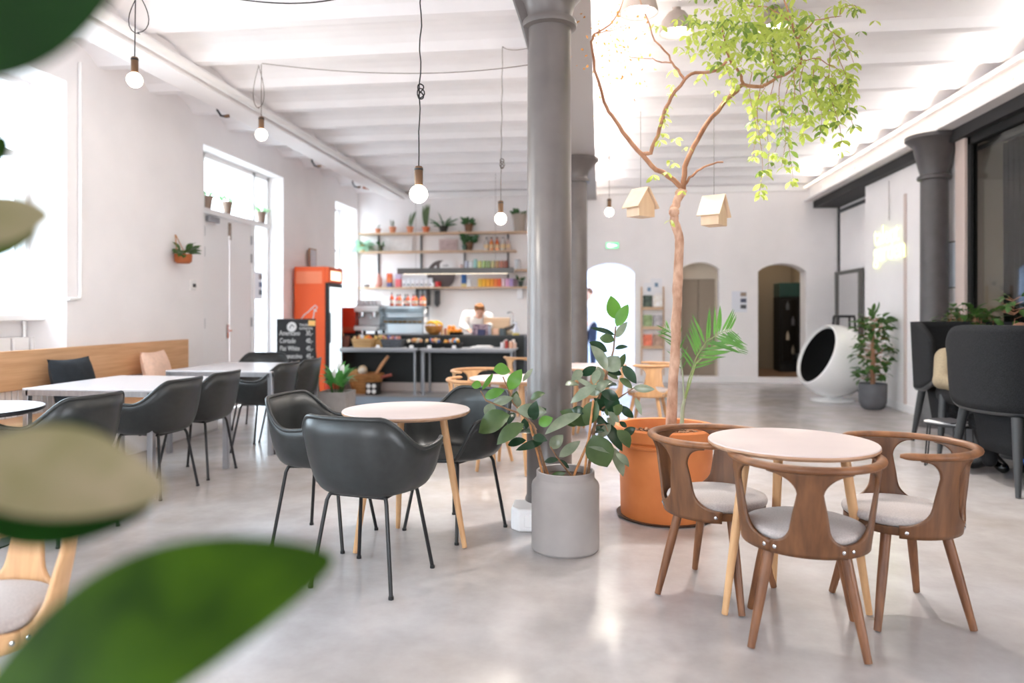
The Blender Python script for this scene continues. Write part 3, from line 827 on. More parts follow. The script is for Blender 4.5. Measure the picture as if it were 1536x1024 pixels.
for a, b in (((513,718,-.02),(548,428,-.02)), ((372,712,-.01),(318,500,.0)), ((392,712,.01),(350,590,.0)), ((470,718,.0),(522,598,.02))):
    P0, P1 = Q(*a), Q(*b)
    cn.tube([P0.lerp(P1, k/8) for k in range(9)], [.0065, .0058]*4+[.006], 7)
cn.build('cane', M_cane, t)
LV = [  # base, tip, width ratio, shade (0 new, 1 dark, 2 mid, 3 pale), tilt
 ((630,140),(610,55),.52,0),((631,166),(673,86),.44,0),((624,216),(570,206),.62,2),((625,196),(535,170),.16,1),((629,205),(670,148),.34,3),
 ((625,245),(673,238),.28,1),((598,255),(532,222),.5,1),((596,322),(538,232),.38,3),((598,325),(640,272),.85,3),((638,318),(662,262),.35,2),
 ((652,305),(702,370),.42,1),((640,352),(688,388),.55,2),((562,374),(466,440),.3,3),((560,392),(474,344),.16,3),((606,360),(556,412),.55,3),
 ((600,395),(612,450),.6,1),((690,384),(768,390),.34,3),((698,420),(720,482),.28,3),((645,448),(692,492),.42,1),((618,452),(650,470),.8,2),
 ((532,515),(428,468),.46,2),((505,478),(374,552),.26,3),((548,552),(598,668),.72,2),((578,505),(652,612),.42,1),((632,535),(678,600),.62,2),
 ((530,595),(628,622),.16,3),((608,592),(655,702),.3,3),((628,618),(676,668),.4,3),((590,420),(640,470),.7,1),((560,430),(520,520),.55,2),
 ((600,470),(640,510),.4,3),((640,505),(668,525),.3,1),((575,400),(640,425),.5,1),((520,470),(470,462),.6,1),
 ((190,322),(252,326),.78,0),((246,392),(292,318),.5,0),((296,362),(332,315),.28,3),((148,378),(112,374),.85,0),((150,392),(190,332),.22,0),
 ((158,420),(232,392),.42,0),((188,440),(262,420),.4,3),((190,438),(170,498),.62,3),((250,482),(138,545),.62,2),((300,512),(203,588),.42,2),
 ((272,462),(382,472),.42,3),((352,515),(404,492),.6,0),((372,575),(270,608),.26,1),((330,560),(384,574),.5,1),((394,600),(440,552),.6,3),
 ((425,632),(502,574),.34,3),((372,650),(425,640),.35,1),((392,705),(450,688),.35,2),((400,600),(425,552),.6,1),((425,640),(462,672),.3,1),((332,500),(345,430),.5,1)]
fo = MB()
for (b, e, w, sh) in LV:
    dd = rnd.uniform(-.09, .09)
    B, E = Q(*b, dd), Q(*e, dd+rnd.uniform(-.04, .04))
    L = (E-B).length
    fo.leaf(B, E, max(L*w*1.12, .028), TOCAM+Vector((0,0,rnd.uniform(.2,.9)))+jit(.35), bend=rnd.uniform(.02,.14), cup=rnd.uniform(.08,.3), n=8, fat=.46, mi=sh)
for i in range(34):      # leaves further back in the crown
    k = rnd.random()
    c = Vector((570+rnd.gauss(0,38), 300+260*k, 0)) if rnd.random() < .75 else Vector((300+rnd.gauss(0,50), 500+rnd.gauss(0,50), 0))
    a = rnd.uniform(0, 2*PI); l = rnd.uniform(35, 75)
    dd = rnd.uniform(.02, .16)
    fo.leaf(Q(c.x, c.y, dd), Q(c.x+l*math.cos(a), c.y+l*math.sin(a), dd+rnd.uniform(-.05,.1)), .05, TOCAM+Vector((0,0,.6))+jit(.6), bend=.08, cup=.2, n=7, mi=rnd.choice((1,1,2,3)))
fo.build('foliage', [M_lf_new, M_lf_dark, M_lf_mid, M_lf_pale], t, smooth=180)

# ---- the indoor tree in its terracotta planter
TD = 4.5
tp = at_d(998, 780, TD); tp.z = 0
R0, R1, HP = .272, .315, .56
t = thing('terracotta_planter', 'large orange terracotta planter holding the tall indoor tree', 'planter', tp)
MB().lathe([(0,0),(R0,0),(R0+.004,.01),(R1-.028,HP-.12),(R1-.012,HP-.115),(R1-.008,HP-.1),(R1-.02,HP-.09),(R1-.004,HP-.075),(R1+.004,HP-.012),(R1-.006,HP),(R1-.028,HP-.004),(R1-.035,HP-.03),(R1-.05,HP-.12),(0,HP-.12)], 72).build('pot', M_terra, t, smooth=30)
MB().lathe([(0,.004),(R0+.02,.004),(R0+.03,.012),(R0+.004,.012)], 60).build('saucer', mat('dark saucer', (70,44,28), .6), t)
mb = MB().lathe([(0,HP-.055),(R1-.045,HP-.075)], 40)
for i in range(260):
    a = rnd.uniform(0, 2*PI); r = (R1-.06)*math.sqrt(rnd.random())
    mb.obox((r*math.cos(a), r*math.sin(a), HP-.055-.015*r/R1+rnd.uniform(0,.012)), (rnd.uniform(.015,.04), rnd.uniform(.008,.02), .006), (rnd.uniform(-.5,.5), rnd.uniform(-.5,.5), rnd.uniform(0,PI)))
mb.build('bark_mulch', M_bark_chip, t)
tb = at_d(1007, 640, TD); tb.z = HP-.09
tr = thing('indoor_tree', 'tall slender indoor tree with trailing light green leaves growing from the terracotta planter', 'tree', tb)
def T(u, v, dd=0): return at_d(u, v, TD+dd)-tb
def wob(P, n=3, a=.006):
    out = [P[0]]
    for p, q in zip(P, P[1:]):
        for k in range(1, n+1): out.append(p.lerp(q, k/n)+(jit(a) if k < n else Vector()))
    return out
trunk = wob([Vector((0,0,0)), T(1009,585), T(1013,520), T(1015,470), T(1017,418), T(1019,372), T(1018,352), T(1011,332), T(1011,312), T(1018,296), T(1025,284)], 3, .004)
n = len(trunk)
rr = [(.032-.007*i/(n-1))*(1+rnd.uniform(-.05,.07)) for i in range(n)]
MB().tube(trunk, rr, 14).ball(T(1011,318,-.02), .034, n=10).ball(T(1020,290), .032, n=10).build('trunk', M_barktrunk, tr, smooth=180)
BR = [
 ([(1025,284,0),(1002,264,.0),(977,248,.02),(956,225,.04),(934,198,.06),(918,173,.08),(906,153,.1),(892,106,.12),(887,62,.14),(893,50,.15)], .017, .008),
 ([(890,52,.15),(915,37,.2),(930,14,.25),(938,-14,.28)], .007, .003), ([(893,50,.15),(918,46,.1),(940,38,.05)], .005, .002),
 ([(962,231,.04),(976,230,.0),(987,203,-.05),(996,169,-.1),(1006,147,-.13),(1027,119,-.18),(1043,109,-.2),(1077,105,-.24),(1090,92,-.26)], .013, .008),
 ([(1027,119,-.18),(1012,100,-.1),(1004,83,-.05),(982,61,.0),(971,28,.05),(960,0,.1)], .008, .003), ([(1007,94,-.08),(984,91,0),(977,88,.05),(934,86,.12)], .005, .002),
 ([(1025,284,0),(1027,250,.02),(1040,220,.04),(1059,187,.08),(1084,156,.1),(1106,136,.12),(1115,125,.12)], .017, .013),
 ([(1115,125,.12),(1109,109,.1),(1096,92,.05),(1090,78,.02),(1087,59,0),(1080,20,-.05)], .01, .004), ([(1091,80,.02),(1078,66,-.1),(1066,60,-.14)], .005, .002),
 ([(1115,127,.12),(1140,130,.05),(1149,127,.02),(1165,116,-.03),(1184,108,-.08),(1201,98,-.12),(1201,84,-.14),(1196,59,-.16),(1188,34,-.18),(1176,0,-.2)], .012, .005),
 ([(1162,116,-.03),(1162,98,-.1),(1155,70,-.14)], .006, .003),
 ([(1025,280,0),(1034,266,.0),(1046,256,-.04),(1062,248,-.08),(1085,243,-.12)], .009, .005),
 ([(1196,59,-.16),(1222,30,-.22),(1262,24,-.25)], .005, .002), ([(1201,90,-.13),(1230,88,-.2),(1262,108,-.26)], .004, .002), ([(1188,34,-.18),(1150,10,-.05),(1110,6,.1)], .005, .002)]
mb = MB()
for pts, r0, r1 in BR:
    P = wob([T(*p) for p in pts], 3, .006); n = len(P)
    mb.tube(P, [r0+(r1-r0)*i/(n-1) for i in range(n)], 9)
mb.build('branch', M_bark, tr, smooth=180)
tw = MB(); fo = MB()
def trif(c, s, mi=0, down=None):
    """a hanging cluster of three leaflets"""
    d = (down or Vector((rnd.uniform(-.5,.5), rnd.uniform(-.5,.5), -1))).normalized()
    k0 = rnd.uniform(0, 2*PI)
    for k in range(3):
        a = k0+k*2.1
        e = d*.55+Vector((math.cos(a), math.sin(a), -.25+.35*rnd.random()))*.7
        fo.leaf(c, c+e.normalized()*s*rnd.uniform(.8,1.15), s*.43, Vector((0,0,1))+jit(.7), bend=.1, cup=.2, n=4, fat=.55, mi=mi)
# dense crown
for (u, v, su, sv, dd, sd, n) in ((1130,38,42,26,-.05,.3,150),(1060,22,28,20,0,.3,46),(1185,45,34,30,-.1,.3,80),(1230,55,30,38,-.15,.25,38),(1150,75,40,20,-.1,.3,60),(1180,130,40,20,-.1,.25,18),(1245,108,24,30,-.2,.2,18),(1225,155,30,22,-.2,.2,24),(1085,75,20,16,-.1,.2,24),(1260,150,16,22,-.2,.15,14)):
    for i in range(n):
        trif(T(rnd.gauss(u,su), rnd.gauss(v,sv), dd+rnd.gauss(0,sd)), rnd.uniform(.045,.068), 0 if rnd.random() < .8 else 1)
# trailing twigs
for (u0, v0, u1, v1, dd, n) in ((1128,110,1132,236,-.1,8),(1140,120,1140,292,-.15,13),(1158,112,1148,262,-.05,11),(1172,115,1176,250,-.2,10),(1188,105,1186,272,-.12,13),(1203,100,1206,205,-.2,10),(1222,90,1232,205,-.25,12),(1240,80,1262,226,-.25,13),(1255,60,1282,190,-.22,12),(1235,40,1284,95,-.2,9),(1260,24,1288,14,-.25,5),(1196,90,1160,232,0,9),(1096,95,1092,150,0,6),(1212,110,1216,180,-.05,8),(1150,110,1128,185,.1,8),(1250,110,1245,185,-.1,9),(1230,100,1272,165,-.1,8)):
    A, B = T(u0,v0,dd), T(u1,v1,dd+rnd.uniform(-.05,.05)); P = []
    for k in range(9):
        q = k/8; p = A.lerp(B, q); p += Vector((math.sin(q*7+u0)*.02, math.cos(q*5+u0)*.02, .05*math.sin(PI*q)*(0 if v1 > v0+60 else 1))); P.append(p)
    MB().tube(P, [.0026-.0014*k/8 for k in range(9)], 5).build('twig', M_bark, tr)
    for k in range(n):
        q = (k+rnd.random())/n; i = min(7, int(q*8)); p = P[i].lerp(P[i+1], q*8-i)
        if q < .15: continue
        trif(p+jit(.02), rnd.uniform(.05,.07), 0 if rnd.random() < .8 else 1)
    trif(B, .06)
# small tufts along the branches
for (u, v) in ((1006,140),(1001,160),(996,170),(994,185),(998,178),(1008,128),(1010,105),(1056,110),(1052,118),(1000,258),(1004,240),(1010,245),(980,262),(1014,208),(1030,220),(1110,128),(1100,120),(1095,105),(1075,136),(1072,82),(1064,70),(1045,80),(1029,78),(992,200),(990,210),(1025,286),(1007,330),(1026,70),(1040,60),(1016,70)):
    trif(T(u, v, -.08), rnd.uniform(.045,.065), 0)
# dry leaves on the bare left limb
for i in range(150):
    u, v = rnd.gauss(922,28), rnd.gauss(66,40)
    p = T(u, v, .15+rnd.gauss(0,.1)); e = jit(1).normalized()*rnd.uniform(.018,.032)
    fo.leaf(p, p+e, .014, jit(1), n=4, mi=2)
for (a, b) in (((893,60),(920,110)),((905,40),(935,90)),((915,45),(905,130)),((930,40),(942,70)),((934,86),(925,125))):
    A, B = T(*a, .15), T(*b, .12)
    MB().tube([A, A.lerp(B,.5)+Vector((.02,0,.02)), B], .0013, 5).build('twig', M_bark, tr)
fo.build('foliage', [M_lf_lime, M_lf_limedk, M_lf_dry], tr, smooth=180)

# ---- palm growing behind the trunk in the same planter
pb = at_d(1022, 632, TD+.16); pb.z = HP-.08
pa = thing('palm_plant', 'small fan of arching palm fronds rising behind the tree trunk', 'plant', pb)
def PT(u, v, dd=0): return at_d(u, v, TD+.16+dd)-pb
MB().tube([Vector((0,0,0)), PT(1024,612), PT(1027,598)], [.014,.012,.009], 8).tube([PT(1026,600), PT(1024,560), PT(1021,540)], [.006,.005,.004], 6).build('stem', mat('palm stem', (170,180,150), .6), pa)
def frond(pts, n, L0, side, spread=1.0):
    rc = MB(); fl = MB()
    P = [PT(*p) for p in pts]
    S = []
    for p, q in zip(P, P[1:]):
        for k in range(6): S.append(p.lerp(q, k/6))
    S.append(P[-1]); N = len(S)
    rc.tube(S, [.0055-.004*i/(N-1) for i in range(N)], 6)
    for i in range(n):
        q = .32+.68*i/(n-1); j = min(N-2, int(q*(N-1)))
        p = S[j]; ax = (S[j+1]-S[j]).normalized()
        for sgn in side:
            perp = ax.cross(TOCAM).normalized()*sgn
            L = L0*(.55+.75*math.sin(PI*min(1, (q-.3)*1.25+.12)))
            e = (perp*.9*spread+ax*.75+Vector((0,0,-.12))+jit(.06)).normalized()*L
            fl.leaf(p, p+e, L*.085, TOCAM+jit(.25), bend=.08, cup=.1, n=6, fat=.4)
    fo_ = fl.build('frond', M_lf_palm, pa, smooth=180); rc.build('rachis', mat('palm rachis', (140,160,96), .5), fo_)
frond([(1027,598,0),(1033,570,0),(1045,535,-.02),(1060,512,-.05),(1082,498,-.1),(1098,494,-.14)], 17, .17, (1,-1))
frond([(1026,598,0),(1024,560,.02),(1016,520,.04),(1006,496,.06),(998,492,.1)], 9, .1, (1,-1), .6)
frond([(1028,598,0),(1044,545,.08),(1070,520,.14),(1100,515,.2),(1112,530,.22)], 10, .1, (-1,), .6)

# ---- birdhouses hanging from the branches
M_ply = wood('birch ply', (232,204,170), (222,190,154), 'z', 3); M_plyr = wood('birch ply roof', (236,212,184), (226,198,168), 'x', 3)
def birdhouse(label, u, v, rz, d, top):
    c = at_d(u, v, d)
    t = thing('birdhouse', label, 'birdhouse', c, rz, 'plywood birdhouses hanging from the tree')
    MB().prism([(-.07,-.075),(.07,-.075),(.07,.0),(0,.1),(-.07,.0)], -.055, .055, 'xz').build('body', M_ply, t, smooth=0)
    rf = MB()
    for s in (-1, 1):
        a = Vector((0,0,.108)); b = Vector((s*.092,0,-.022)); dn = (b-a).normalized(); nm = Vector((s*.1,0,.07)).normalized()
        rf.add([a+Vector((0,-.072,0)), b+Vector((0,-.072,0)), b+Vector((0,.072,0)), a+Vector((0,.072,0))]+[p+nm*.008 for p in (a+Vector((0,-.072,0)), b+Vector((0,-.072,0)), b+Vector((0,.072,0)), a+Vector((0,.072,0)))], [(0,1,2,3),(7,6,5,4),(0,4,5,1),(1,5,6,2),(2,6,7,3),(3,7,4,0)])
    rf.build('roof', M_plyr, t, smooth=0)
    MB().tube([(0,0,.11),(0,0,top-c.z)], .0011, 5).build('string', M_cordthin, t)
    return t
birdhouse('left plywood birdhouse hanging beside the tree trunk under the bare limb', 961, 308, .75, 4.62, 2.55)
birdhouse('right plywood birdhouse hanging beside the tree trunk, its roof slope turned to the camera', 1071, 320, 1.05, 4.38, 2.6)

# ---- leafy plants in pots elsewhere
def bush(t, h0, h1, r, n, L, m, mi_stem, pole=True, lean=0):
    fo = MB(); st = MB()
    for i in range(n):
        q = rnd.random(); z = h0+(h1-h0)*q
        a = rnd.uniform(0, 2*PI); rad = r*(.35+.65*rnd.random())*(1.1-.75*abs(q-.5)**1.5)
        p = Vector((rad*math.cos(a)+lean*q, rad*math.sin(a), z))
        c0 = Vector((lean*q*.8, 0, z-.03)); st.tube([c0, p], .0028, 5)
        e = Vector((math.cos(a)+rnd.uniform(-.6,.6), math.sin(a)+rnd.uniform(-.6,.6), rnd.uniform(-1,.5))).normalized()*L*rnd.uniform(.7,1.2)
        fo.leaf(p, p+e, L*.55, Vector((math.cos(a), math.sin(a), .9))+jit(.5), bend=.12, cup=.2, n=5, fat=.42)
    if pole: st.tube([(0,0,h0*.6),(lean,0,h1-.1)], [.03,.022], 10)
    st.build('stem', mi_stem, t); fo.build('foliage', m, t, smooth=180)
g = on_z(1314, 613); g.x -= .04
t = thing('potted_plant', 'tall leafy climbing plant in a dark grey pot beside the white ball chair', 'plant', g)
MB().lathe([(0,0),(.1,0),(.135,.02),(.165,.09),(.172,.33),(.165,.335),(.155,.3),(0,.3)], 40).build('pot', mat('charcoal pot', (94,95,99), .7, var=.06), t, smooth=40)
bush(t, .36, 1.2, .22, 210, .12, M_lf_bush, M_bark)
fo = MB()
for i in range(10):
    fo.leaf((rnd.uniform(-.03,.03),0,1.15+.012*i), (rnd.uniform(-.08,.1), rnd.uniform(-.06,.06), 1.22+.02*i), .05, jit(1), n=5)
fo.build('top_shoot', M_lf_bush, t, smooth=180)
g = at_d(505, 610, 7.6); g.z = 0
t = thing('potted_plant', 'peace lily in a square concrete pot behind the black armchairs, near the menu board', 'plant', g)
MB().lathe([(0,0),(.2,0),(.225,.43),(.205,.43),(.2,.38),(0,.38)], 4, Euler((0,0,PI/4)).to_matrix().to_4x4()).build('pot', M_concrete2, t, smooth=0, bevel=.008)
fo = MB(); st = MB()
for i in range(34):
    a = rnd.uniform(0, 2*PI); L = rnd.uniform(.18,.34); tilt = rnd.uniform(.15,.8)
    b = Vector((.05*math.cos(a), .05*math.sin(a), .38)); m1 = b+Vector((math.cos(a)*L*.25*tilt, math.sin(a)*L*.25*tilt, L*.45))
    e = m1+Vector((math.cos(a)*tilt, math.sin(a)*tilt, .75-tilt*.7)).normalized()*L*.7
    st.tube([b, m1], .003, 5); fo.leaf(m1, e, L*.24, Vector((-math.cos(a)*.3,-math.sin(a)*.3,1)), bend=.14, cup=.15, n=6, fat=.4)
for a in (2.4, 3.4): fo.leaf((.02*math.cos(a),.02,.55), (.3*math.cos(a), -.05, .5), .07, (0,0,1), bend=.15, n=6)
st.build('stem', M_lf_shelf, t); fo.build('foliage', leafmat('peace lily leaf', (96,160,84), (72,136,66), .35), t, smooth=180)
fo = MB()
for x, z in ((.04,.7),(-.02,.62),(.07,.66)): fo.leaf((x,-.05,z-.06), (x+.03,-.06,z+.06), .05, TOCAM, n=6)
fo.build('flower', M_white, t, smooth=180)
# planter box of greenery behind the felt chairs
g = on_x(1432, 470, XR-.25)
t = thing('planter_box', 'row of bushy green plants showing over the tops of the felt chairs', 'plant', (3.66, 7.62, 0))
MB().box(-.12,.13,-.4,.4,0,.82).build('box', mat('planter grey', (80,80,82), .6), t, bevel=.01)
MB().box(-.1,.11,-.38,.38,.8,.825).build('soil', M_soil, t)
fo = MB(); st = MB()
for i in range(260):
    x = rnd.uniform(-.16,.1); y = rnd.uniform(-.38,.36); z = .9+rnd.random()*.46*(1-abs(y)*.9)
    st.tube([(x*.9,y*.8,.82),(x,y,z)], .002, 4)
    a = rnd.uniform(0, 2*PI); e = Vector((math.cos(a), math.sin(a), rnd.uniform(-.5,.5))).normalized()*.13
    fo.leaf((x,y,z), Vector((x,y,z))+e, .075, (0,0,1), n=5)
st.build('stem', M_bark, t); fo.build('foliage', M_lf_bush, t, smooth=180)
# slender plant at the right edge
t = thing('potted_plant', 'thin dark plant against the glass at the far right edge', 'plant', (3.55, 6.7, 0))
MB().lathe([(0,0),(.1,0),(.13,.3),(.12,.3),(0,.26)], 24).build('pot', M_dkgrey, t)
bush(t, .9, 1.4, .12, 40, .09, M_lf_bush, M_bark, pole=False)

# ---- foreground plant close to the lens on the left
fb = Vector((-1.0, .28, 0))
t = thing('rubber_plant', 'large-leaved plant out of focus close to the lens on the left', 'plant', fb)
MB().lathe([(0,0),(.14,0),(.17,.3),(.155,.3),(0,.26)], 32).build('pot', M_concrete2, t)
def G(u, v, d): return at_d(u, v, d)-fb
stem = [Vector((0,0,.25)), Vector((.02,.02,.8)), Vector((.06,.04,1.2)), Vector((.1,.06,1.65))]
sm = MB().tube(stem, [.014,.012,.01,.007], 8)
def big(base, tip, w, mi_, nrm, bend, hook, fat=.45, cup=.12, wav=0):
    B, E = G(*base), G(*tip)
    mb = MB().leaf(B, E, w, nrm, bend=bend, cup=cup, n=14, fat=fat)
    if wav:
        ax = (E-B).normalized()
        mb.v = [tuple(Vector(p)+Vector((0,0,1))*wav*math.sin(i*2.1)) for i, p in enumerate(mb.v)]
    o = mb.build('leaf', mi_, t, smooth=180, sub=2, solid=.0015)
    sm.tube([hook, hook.lerp(B,.5)+Vector((0,0,.02)), B], [.006,.005,.004], 6)
    return o
N1 = TOCAM*.75+Vector((0,0,.65))
big((-90,1150,.5), (518,833,.56), .125, M_lf_fore, N1+Vector((-.2,0,0)), .12, stem[1], .5)
big((-110,700,.56), (258,742,.62), .085, M_lf_forepale, N1, .06, stem[2], .5, .2, .002)
big((-110,712,.575), (238,758,.63), .118, M_lf_foredk, N1, .05, stem[2], .52, .2)
big((-90,345,.6), (82,322,.62), .052, M_lf_forepale, TOCAM+Vector((0,0,.3)), .03, stem[3], .52)
big((-90,356,.605), (62,350,.625), .056, M_lf_fore, TOCAM+Vector((0,0,.3)), .03, stem[3], .52)
big((-80,250,.6), (18,205,.62), .045, M_lf_fore, TOCAM, .03, stem[3], .6)
big((230,-150,.5), (-150,110,.52), .125, M_lf_foredk, TOCAM+Vector((0,0,.2)), -.04, stem[3]+Vector((.2,0,.1)), .5)
sm.build('stem', mat('green stem', (92,104,60), .5), t)
# ================================================================ coffee bar
YC = 11.15                                  # front of the main counter
# ---- fridge
fx0, fx1, fy0, fy1, fz = -4.5, -4.02, 10.2, 10.78, 1.93
t = thing('drinks_fridge', 'orange drinks fridge with a lit glass door behind the menu board', 'fridge', (fx0, fy0, 0))
w_, d_ = fx1-fx0, fy1-fy0
MB().box(0, w_, 0, d_, .06, fz).box(.02, w_-.02, .02, d_-.02, 0, .06).build('cabinet', M_orange, t, bevel=.012)
MB().box(w_, w_+.05, .0, d_, .22, fz-.24).build('door_frame', M_black, t, bevel=.006)
MB().box(w_+.05, w_+.054, .05, d_-.05, .28, fz-.3).build('door_glass', mat('bright fridge interior', (226,240,246), .15, emit=.9), t)
MB().box(w_, w_+.055, 0, d_, fz-.235, fz-.005).build('light_box', M_orange, t, bevel=.006)
MB().box(w_+.055, w_+.058, .08, d_-.08, fz-.2, fz-.06).build('header_sign', mat('lit sign', (255,226,190), .4, emit=1.2), t)
MB().box(w_+.054, w_+.075, .03, .05, .8, 1.25).build('handle', M_steel, t, bevel=.004)
MB().box(w_-.0, w_+.05, 0, d_, .06, .215).build('kick_panel', M_red, t, bevel=.006)
bt_ = MB()                                   # bottle drawing on the side
pts = [(.05,1.12),(.1,1.14),(.16,1.22),(.22,1.26),(.28,1.32),(.33,1.36),(.36,1.33),(.31,1.26),(.3,1.18),(.24,1.08),(.17,1.02),(.1,1.0),(.06,1.03),(.05,1.12)]
bt_.tube([(x, -.002, z) for x, z in pts], .008, 6).tube([(.3,-.002,1.3),(.35,-.002,1.27)], .008, 6).tube([(.12,-.002,1.05),(.2,-.002,1.16)], .006, 6)
bt_.build('bottle_drawing', M_chalkw, t)
MB().box(.03,.43,-.003,0,1.68,1.86).build('side_lettering_panel', mat('faded orange print', (244,138,98), .5), t, smooth=0)

# ---- menu board
mbp = at_d(446, 480, 9.45); mbz = 1.17
t = thing('menu_board', 'black chalk menu board with white coffee list standing in front of the orange fridge', 'menu board', (mbp.x, mbp.y, 0), YAW-.08)
W2_ = .26
tl = .1
def slab(w, z0, z1, y, th): return MB().add([(-w+.02,y-tl,z0),(w+.03,y-tl,z0),(w-.02,y,z1),(-w-.02,y,z1),(-w+.02,y-tl+th,z0),(w+.03,y-tl+th,z0),(w-.02,y+th,z1),(-w-.02,y+th,z1)], [(0,1,2,3),(7,6,5,4),(0,4,5,1),(1,5,6,2),(2,6,7,3),(3,7,4,0)])
slab(W2_, .03, mbz, 0, .018).build('board', M_chalk, t)
MB().tube([(-.2,.02,mbz-.06),(-.2,.3,0)], .012, 6).tube([(.2,.02,mbz-.06),(.2,.3,0)], .012, 6).build('stand', M_black, t)
BM = lambda x, z: Matrix.Translation((x, -tl*(mbz-z)/(mbz-.03)-.004, z)) @ Euler((PI/2-.088,0,0)).to_matrix().to_4x4()
rows = []
for i, (a, b) in enumerate((('Americano','30,-'),('Cortado','40,-'),('Flat White','45,-'),('Cappuccino','45,-'),('Caffe Latte','48,-'),('Iced Coffee','48,-'))):
    z = .955-.1*i; S_ = Matrix.Diagonal((.9,1.3,1,1))
    rows += [(a, .07, BM(-.235+.006*i, z) @ S_), (b, .07, BM(.12+.006*i, z) @ S_)]
rows += [('TALENT', .045, BM(.03,1.075)), ('GARDEN', .045, BM(.03,1.03))]
for row in rows: text_mesh('lettering', [row], M_chalkw, t, .0015)
M = BM(-.07, 1.065)
MB().lathe([(0,0),(.065,0),(.065,.002),(0,.002)], 28, M).build('round_logo', M_chalkw, t)
MB().tube([M @ Vector(p) for p in ((-.03,-.02,.003),(.0,.03,.003),(.035,.0,.003))], .006, 5).build('logo_mark', M_chalk, t)
MB().obox(BM(.2,1.115) @ Vector((0,0,.004)), (.09,.002,.07), (.0,.05,.1)).build('sticky_note', cmat((246,196,116)), t)

# ---- main counter and the tube-legged tables in front
xa = on_y(503, CY, YC).x; xb = on_y(786, CY, YC).x
t = thing('bar_counter', 'long dark coffee bar counter with a white plinth', 'counter', (0, YC, 0))
MB().box(xa, xb, .02, .62, .14, .86).build('front', mat('dark green black laminate', (34,38,38), .6, var=.05, scale=6), t, bevel=.004)
mb = MB()
for k in range(8): mb.box(xa+(xb-xa)*k/8+.003, xa+(xb-xa)*(k+1)/8-.003, .03, .6, 0, .14)
mb.build('plinth', mat('pale tile plinth', (216,204,198), .4), t, bevel=.003)
MB().box(xa, xb, -.01, .66, .86, .895).build('worktop', mat('anthracite worktop', (46,47,48), .4), t, bevel=.004)
ZT = .71
M_tube = mat('grey painted tube', (160,162,167), .4, .2)
def bar_table(label, u0, u1, legs):
    x0, x1 = on_y(u0, CY, YC-.25).x, on_y(u1, CY, YC-.25).x
    t = thing('bar_table', label, 'table', ((x0+x1)/2, YC-.28, 0), 0, 'grey tube-legged tables in front of the bar')
    a = (x1-x0)/2
    MB().box(-a, a, -.25, .26, ZT-.025, ZT).build('tabletop', mat('grey tabletop', (186,186,190), .4), t, bevel=.004)
    MB().tube([(-a+.04,-.22,ZT-.045),(a-.04,-.22,ZT-.045),(a-.04,.22,ZT-.045),(-a+.04,.22,ZT-.045)], .018, 8, closed=True).build('frame', M_tube, t)
    for x in (-a+.05, a-.05):
        for y in (-.21, .21): MB().tube([(x,y,ZT-.05),(x,y,.02)], .019, 10).lathe([(0,0),(.028,0),(.028,.02),(0,.02)], 10, Matrix.Translation((x,y,0))).build('leg', M_tube, t)
    return t
bar_table('left grey tube-legged table in front of the bar, carrying baskets', 502, 633, 0)
bar_table('right grey tube-legged table in front of the bar, with an empty end', 636, 775, 0)
YT = YC-.28
o = MB().box(0, 2.4, 0, .9, 0, .012).build('floor_mat', mat('slate blue mat', (112,124,138), .95, bump=.4, scale=200), loc=(on_y(508,CY,9.7).x, 9.4, 0)); tag(o, 'slate blue floor mat in front of the coffee bar', 'mat')

# ---- generic small things
def pot_plant(name, label, loc, r, h, mpot, mleaf, style, L=.15, n=10, group=None, kind='plant'):
    t = thing(name, label, kind, loc, 0, group)
    MB().lathe([(0,0),(r*.72,0),(r*.95,h*.8),(r*1.05,h*.8),(r*1.05,h),(r*.9,h),(r*.9,h*.85),(0,h*.85)], 20).build('pot', mpot, t, smooth=35)
    fo = MB()
    for i in range(n):
        a = i*2.4+rnd.random(); 
        if style == 'spike': e = Vector((math.cos(a)*.12, math.sin(a)*.12, 1))*L*rnd.uniform(.7,1)
        elif style == 'lean': e = Vector((.25+.1*math.cos(a), .1*math.sin(a), 1))*L*rnd.uniform(.8,1)
        elif style == 'arch': e = Vector((math.cos(a), math.sin(a), rnd.uniform(.1,.9)))*L*rnd.uniform(.6,1)
        elif style == 'hang': e = Vector((math.cos(a), math.sin(a), rnd.uniform(-.9,.5)))*L*rnd.uniform(.6,1)
        else: e = Vector((math.cos(a)*.8, math.sin(a)*.8, rnd.uniform(.2,1.2)))*L*rnd.uniform(.6,1)
        b = Vector((math.cos(a)*r*.3, math.sin(a)*r*.3, h*.85))
        wd = L*.1 if style in ('spike','lean','arch') else L*.3
        if style == 'bush': e = e*.6; b = b+e*.5
        fo.leaf(b, b+e, wd, Vector((-math.sin(a)*.2, -1, .5)), bend=.1, n=5)
        if style == 'bush': fo.tube([(0,0,h*.8), b], .004, 4)
    fo.build('foliage', mleaf, t, smooth=180)
    return t
def cyl(name, label, cat, loc, r, h, m, group=None, lid=None, band=None):
    t = thing(name, label, cat, loc, 0, group)
    b_ = MB().lathe([(0,0),(r,0),(r,h),(r*.9,h*1.01),(0,h*1.01)], 18).build('body', m, t)
    if band: MB().lathe([(r*1.01,h*.25),(r*1.01,h*.7)], 18).build('band', band, b_)
    if lid: MB().lathe([(r*.95,h),(r*.95,h*1.1),(0,h*1.1)], 18).build('lid', lid, b_)
    return t
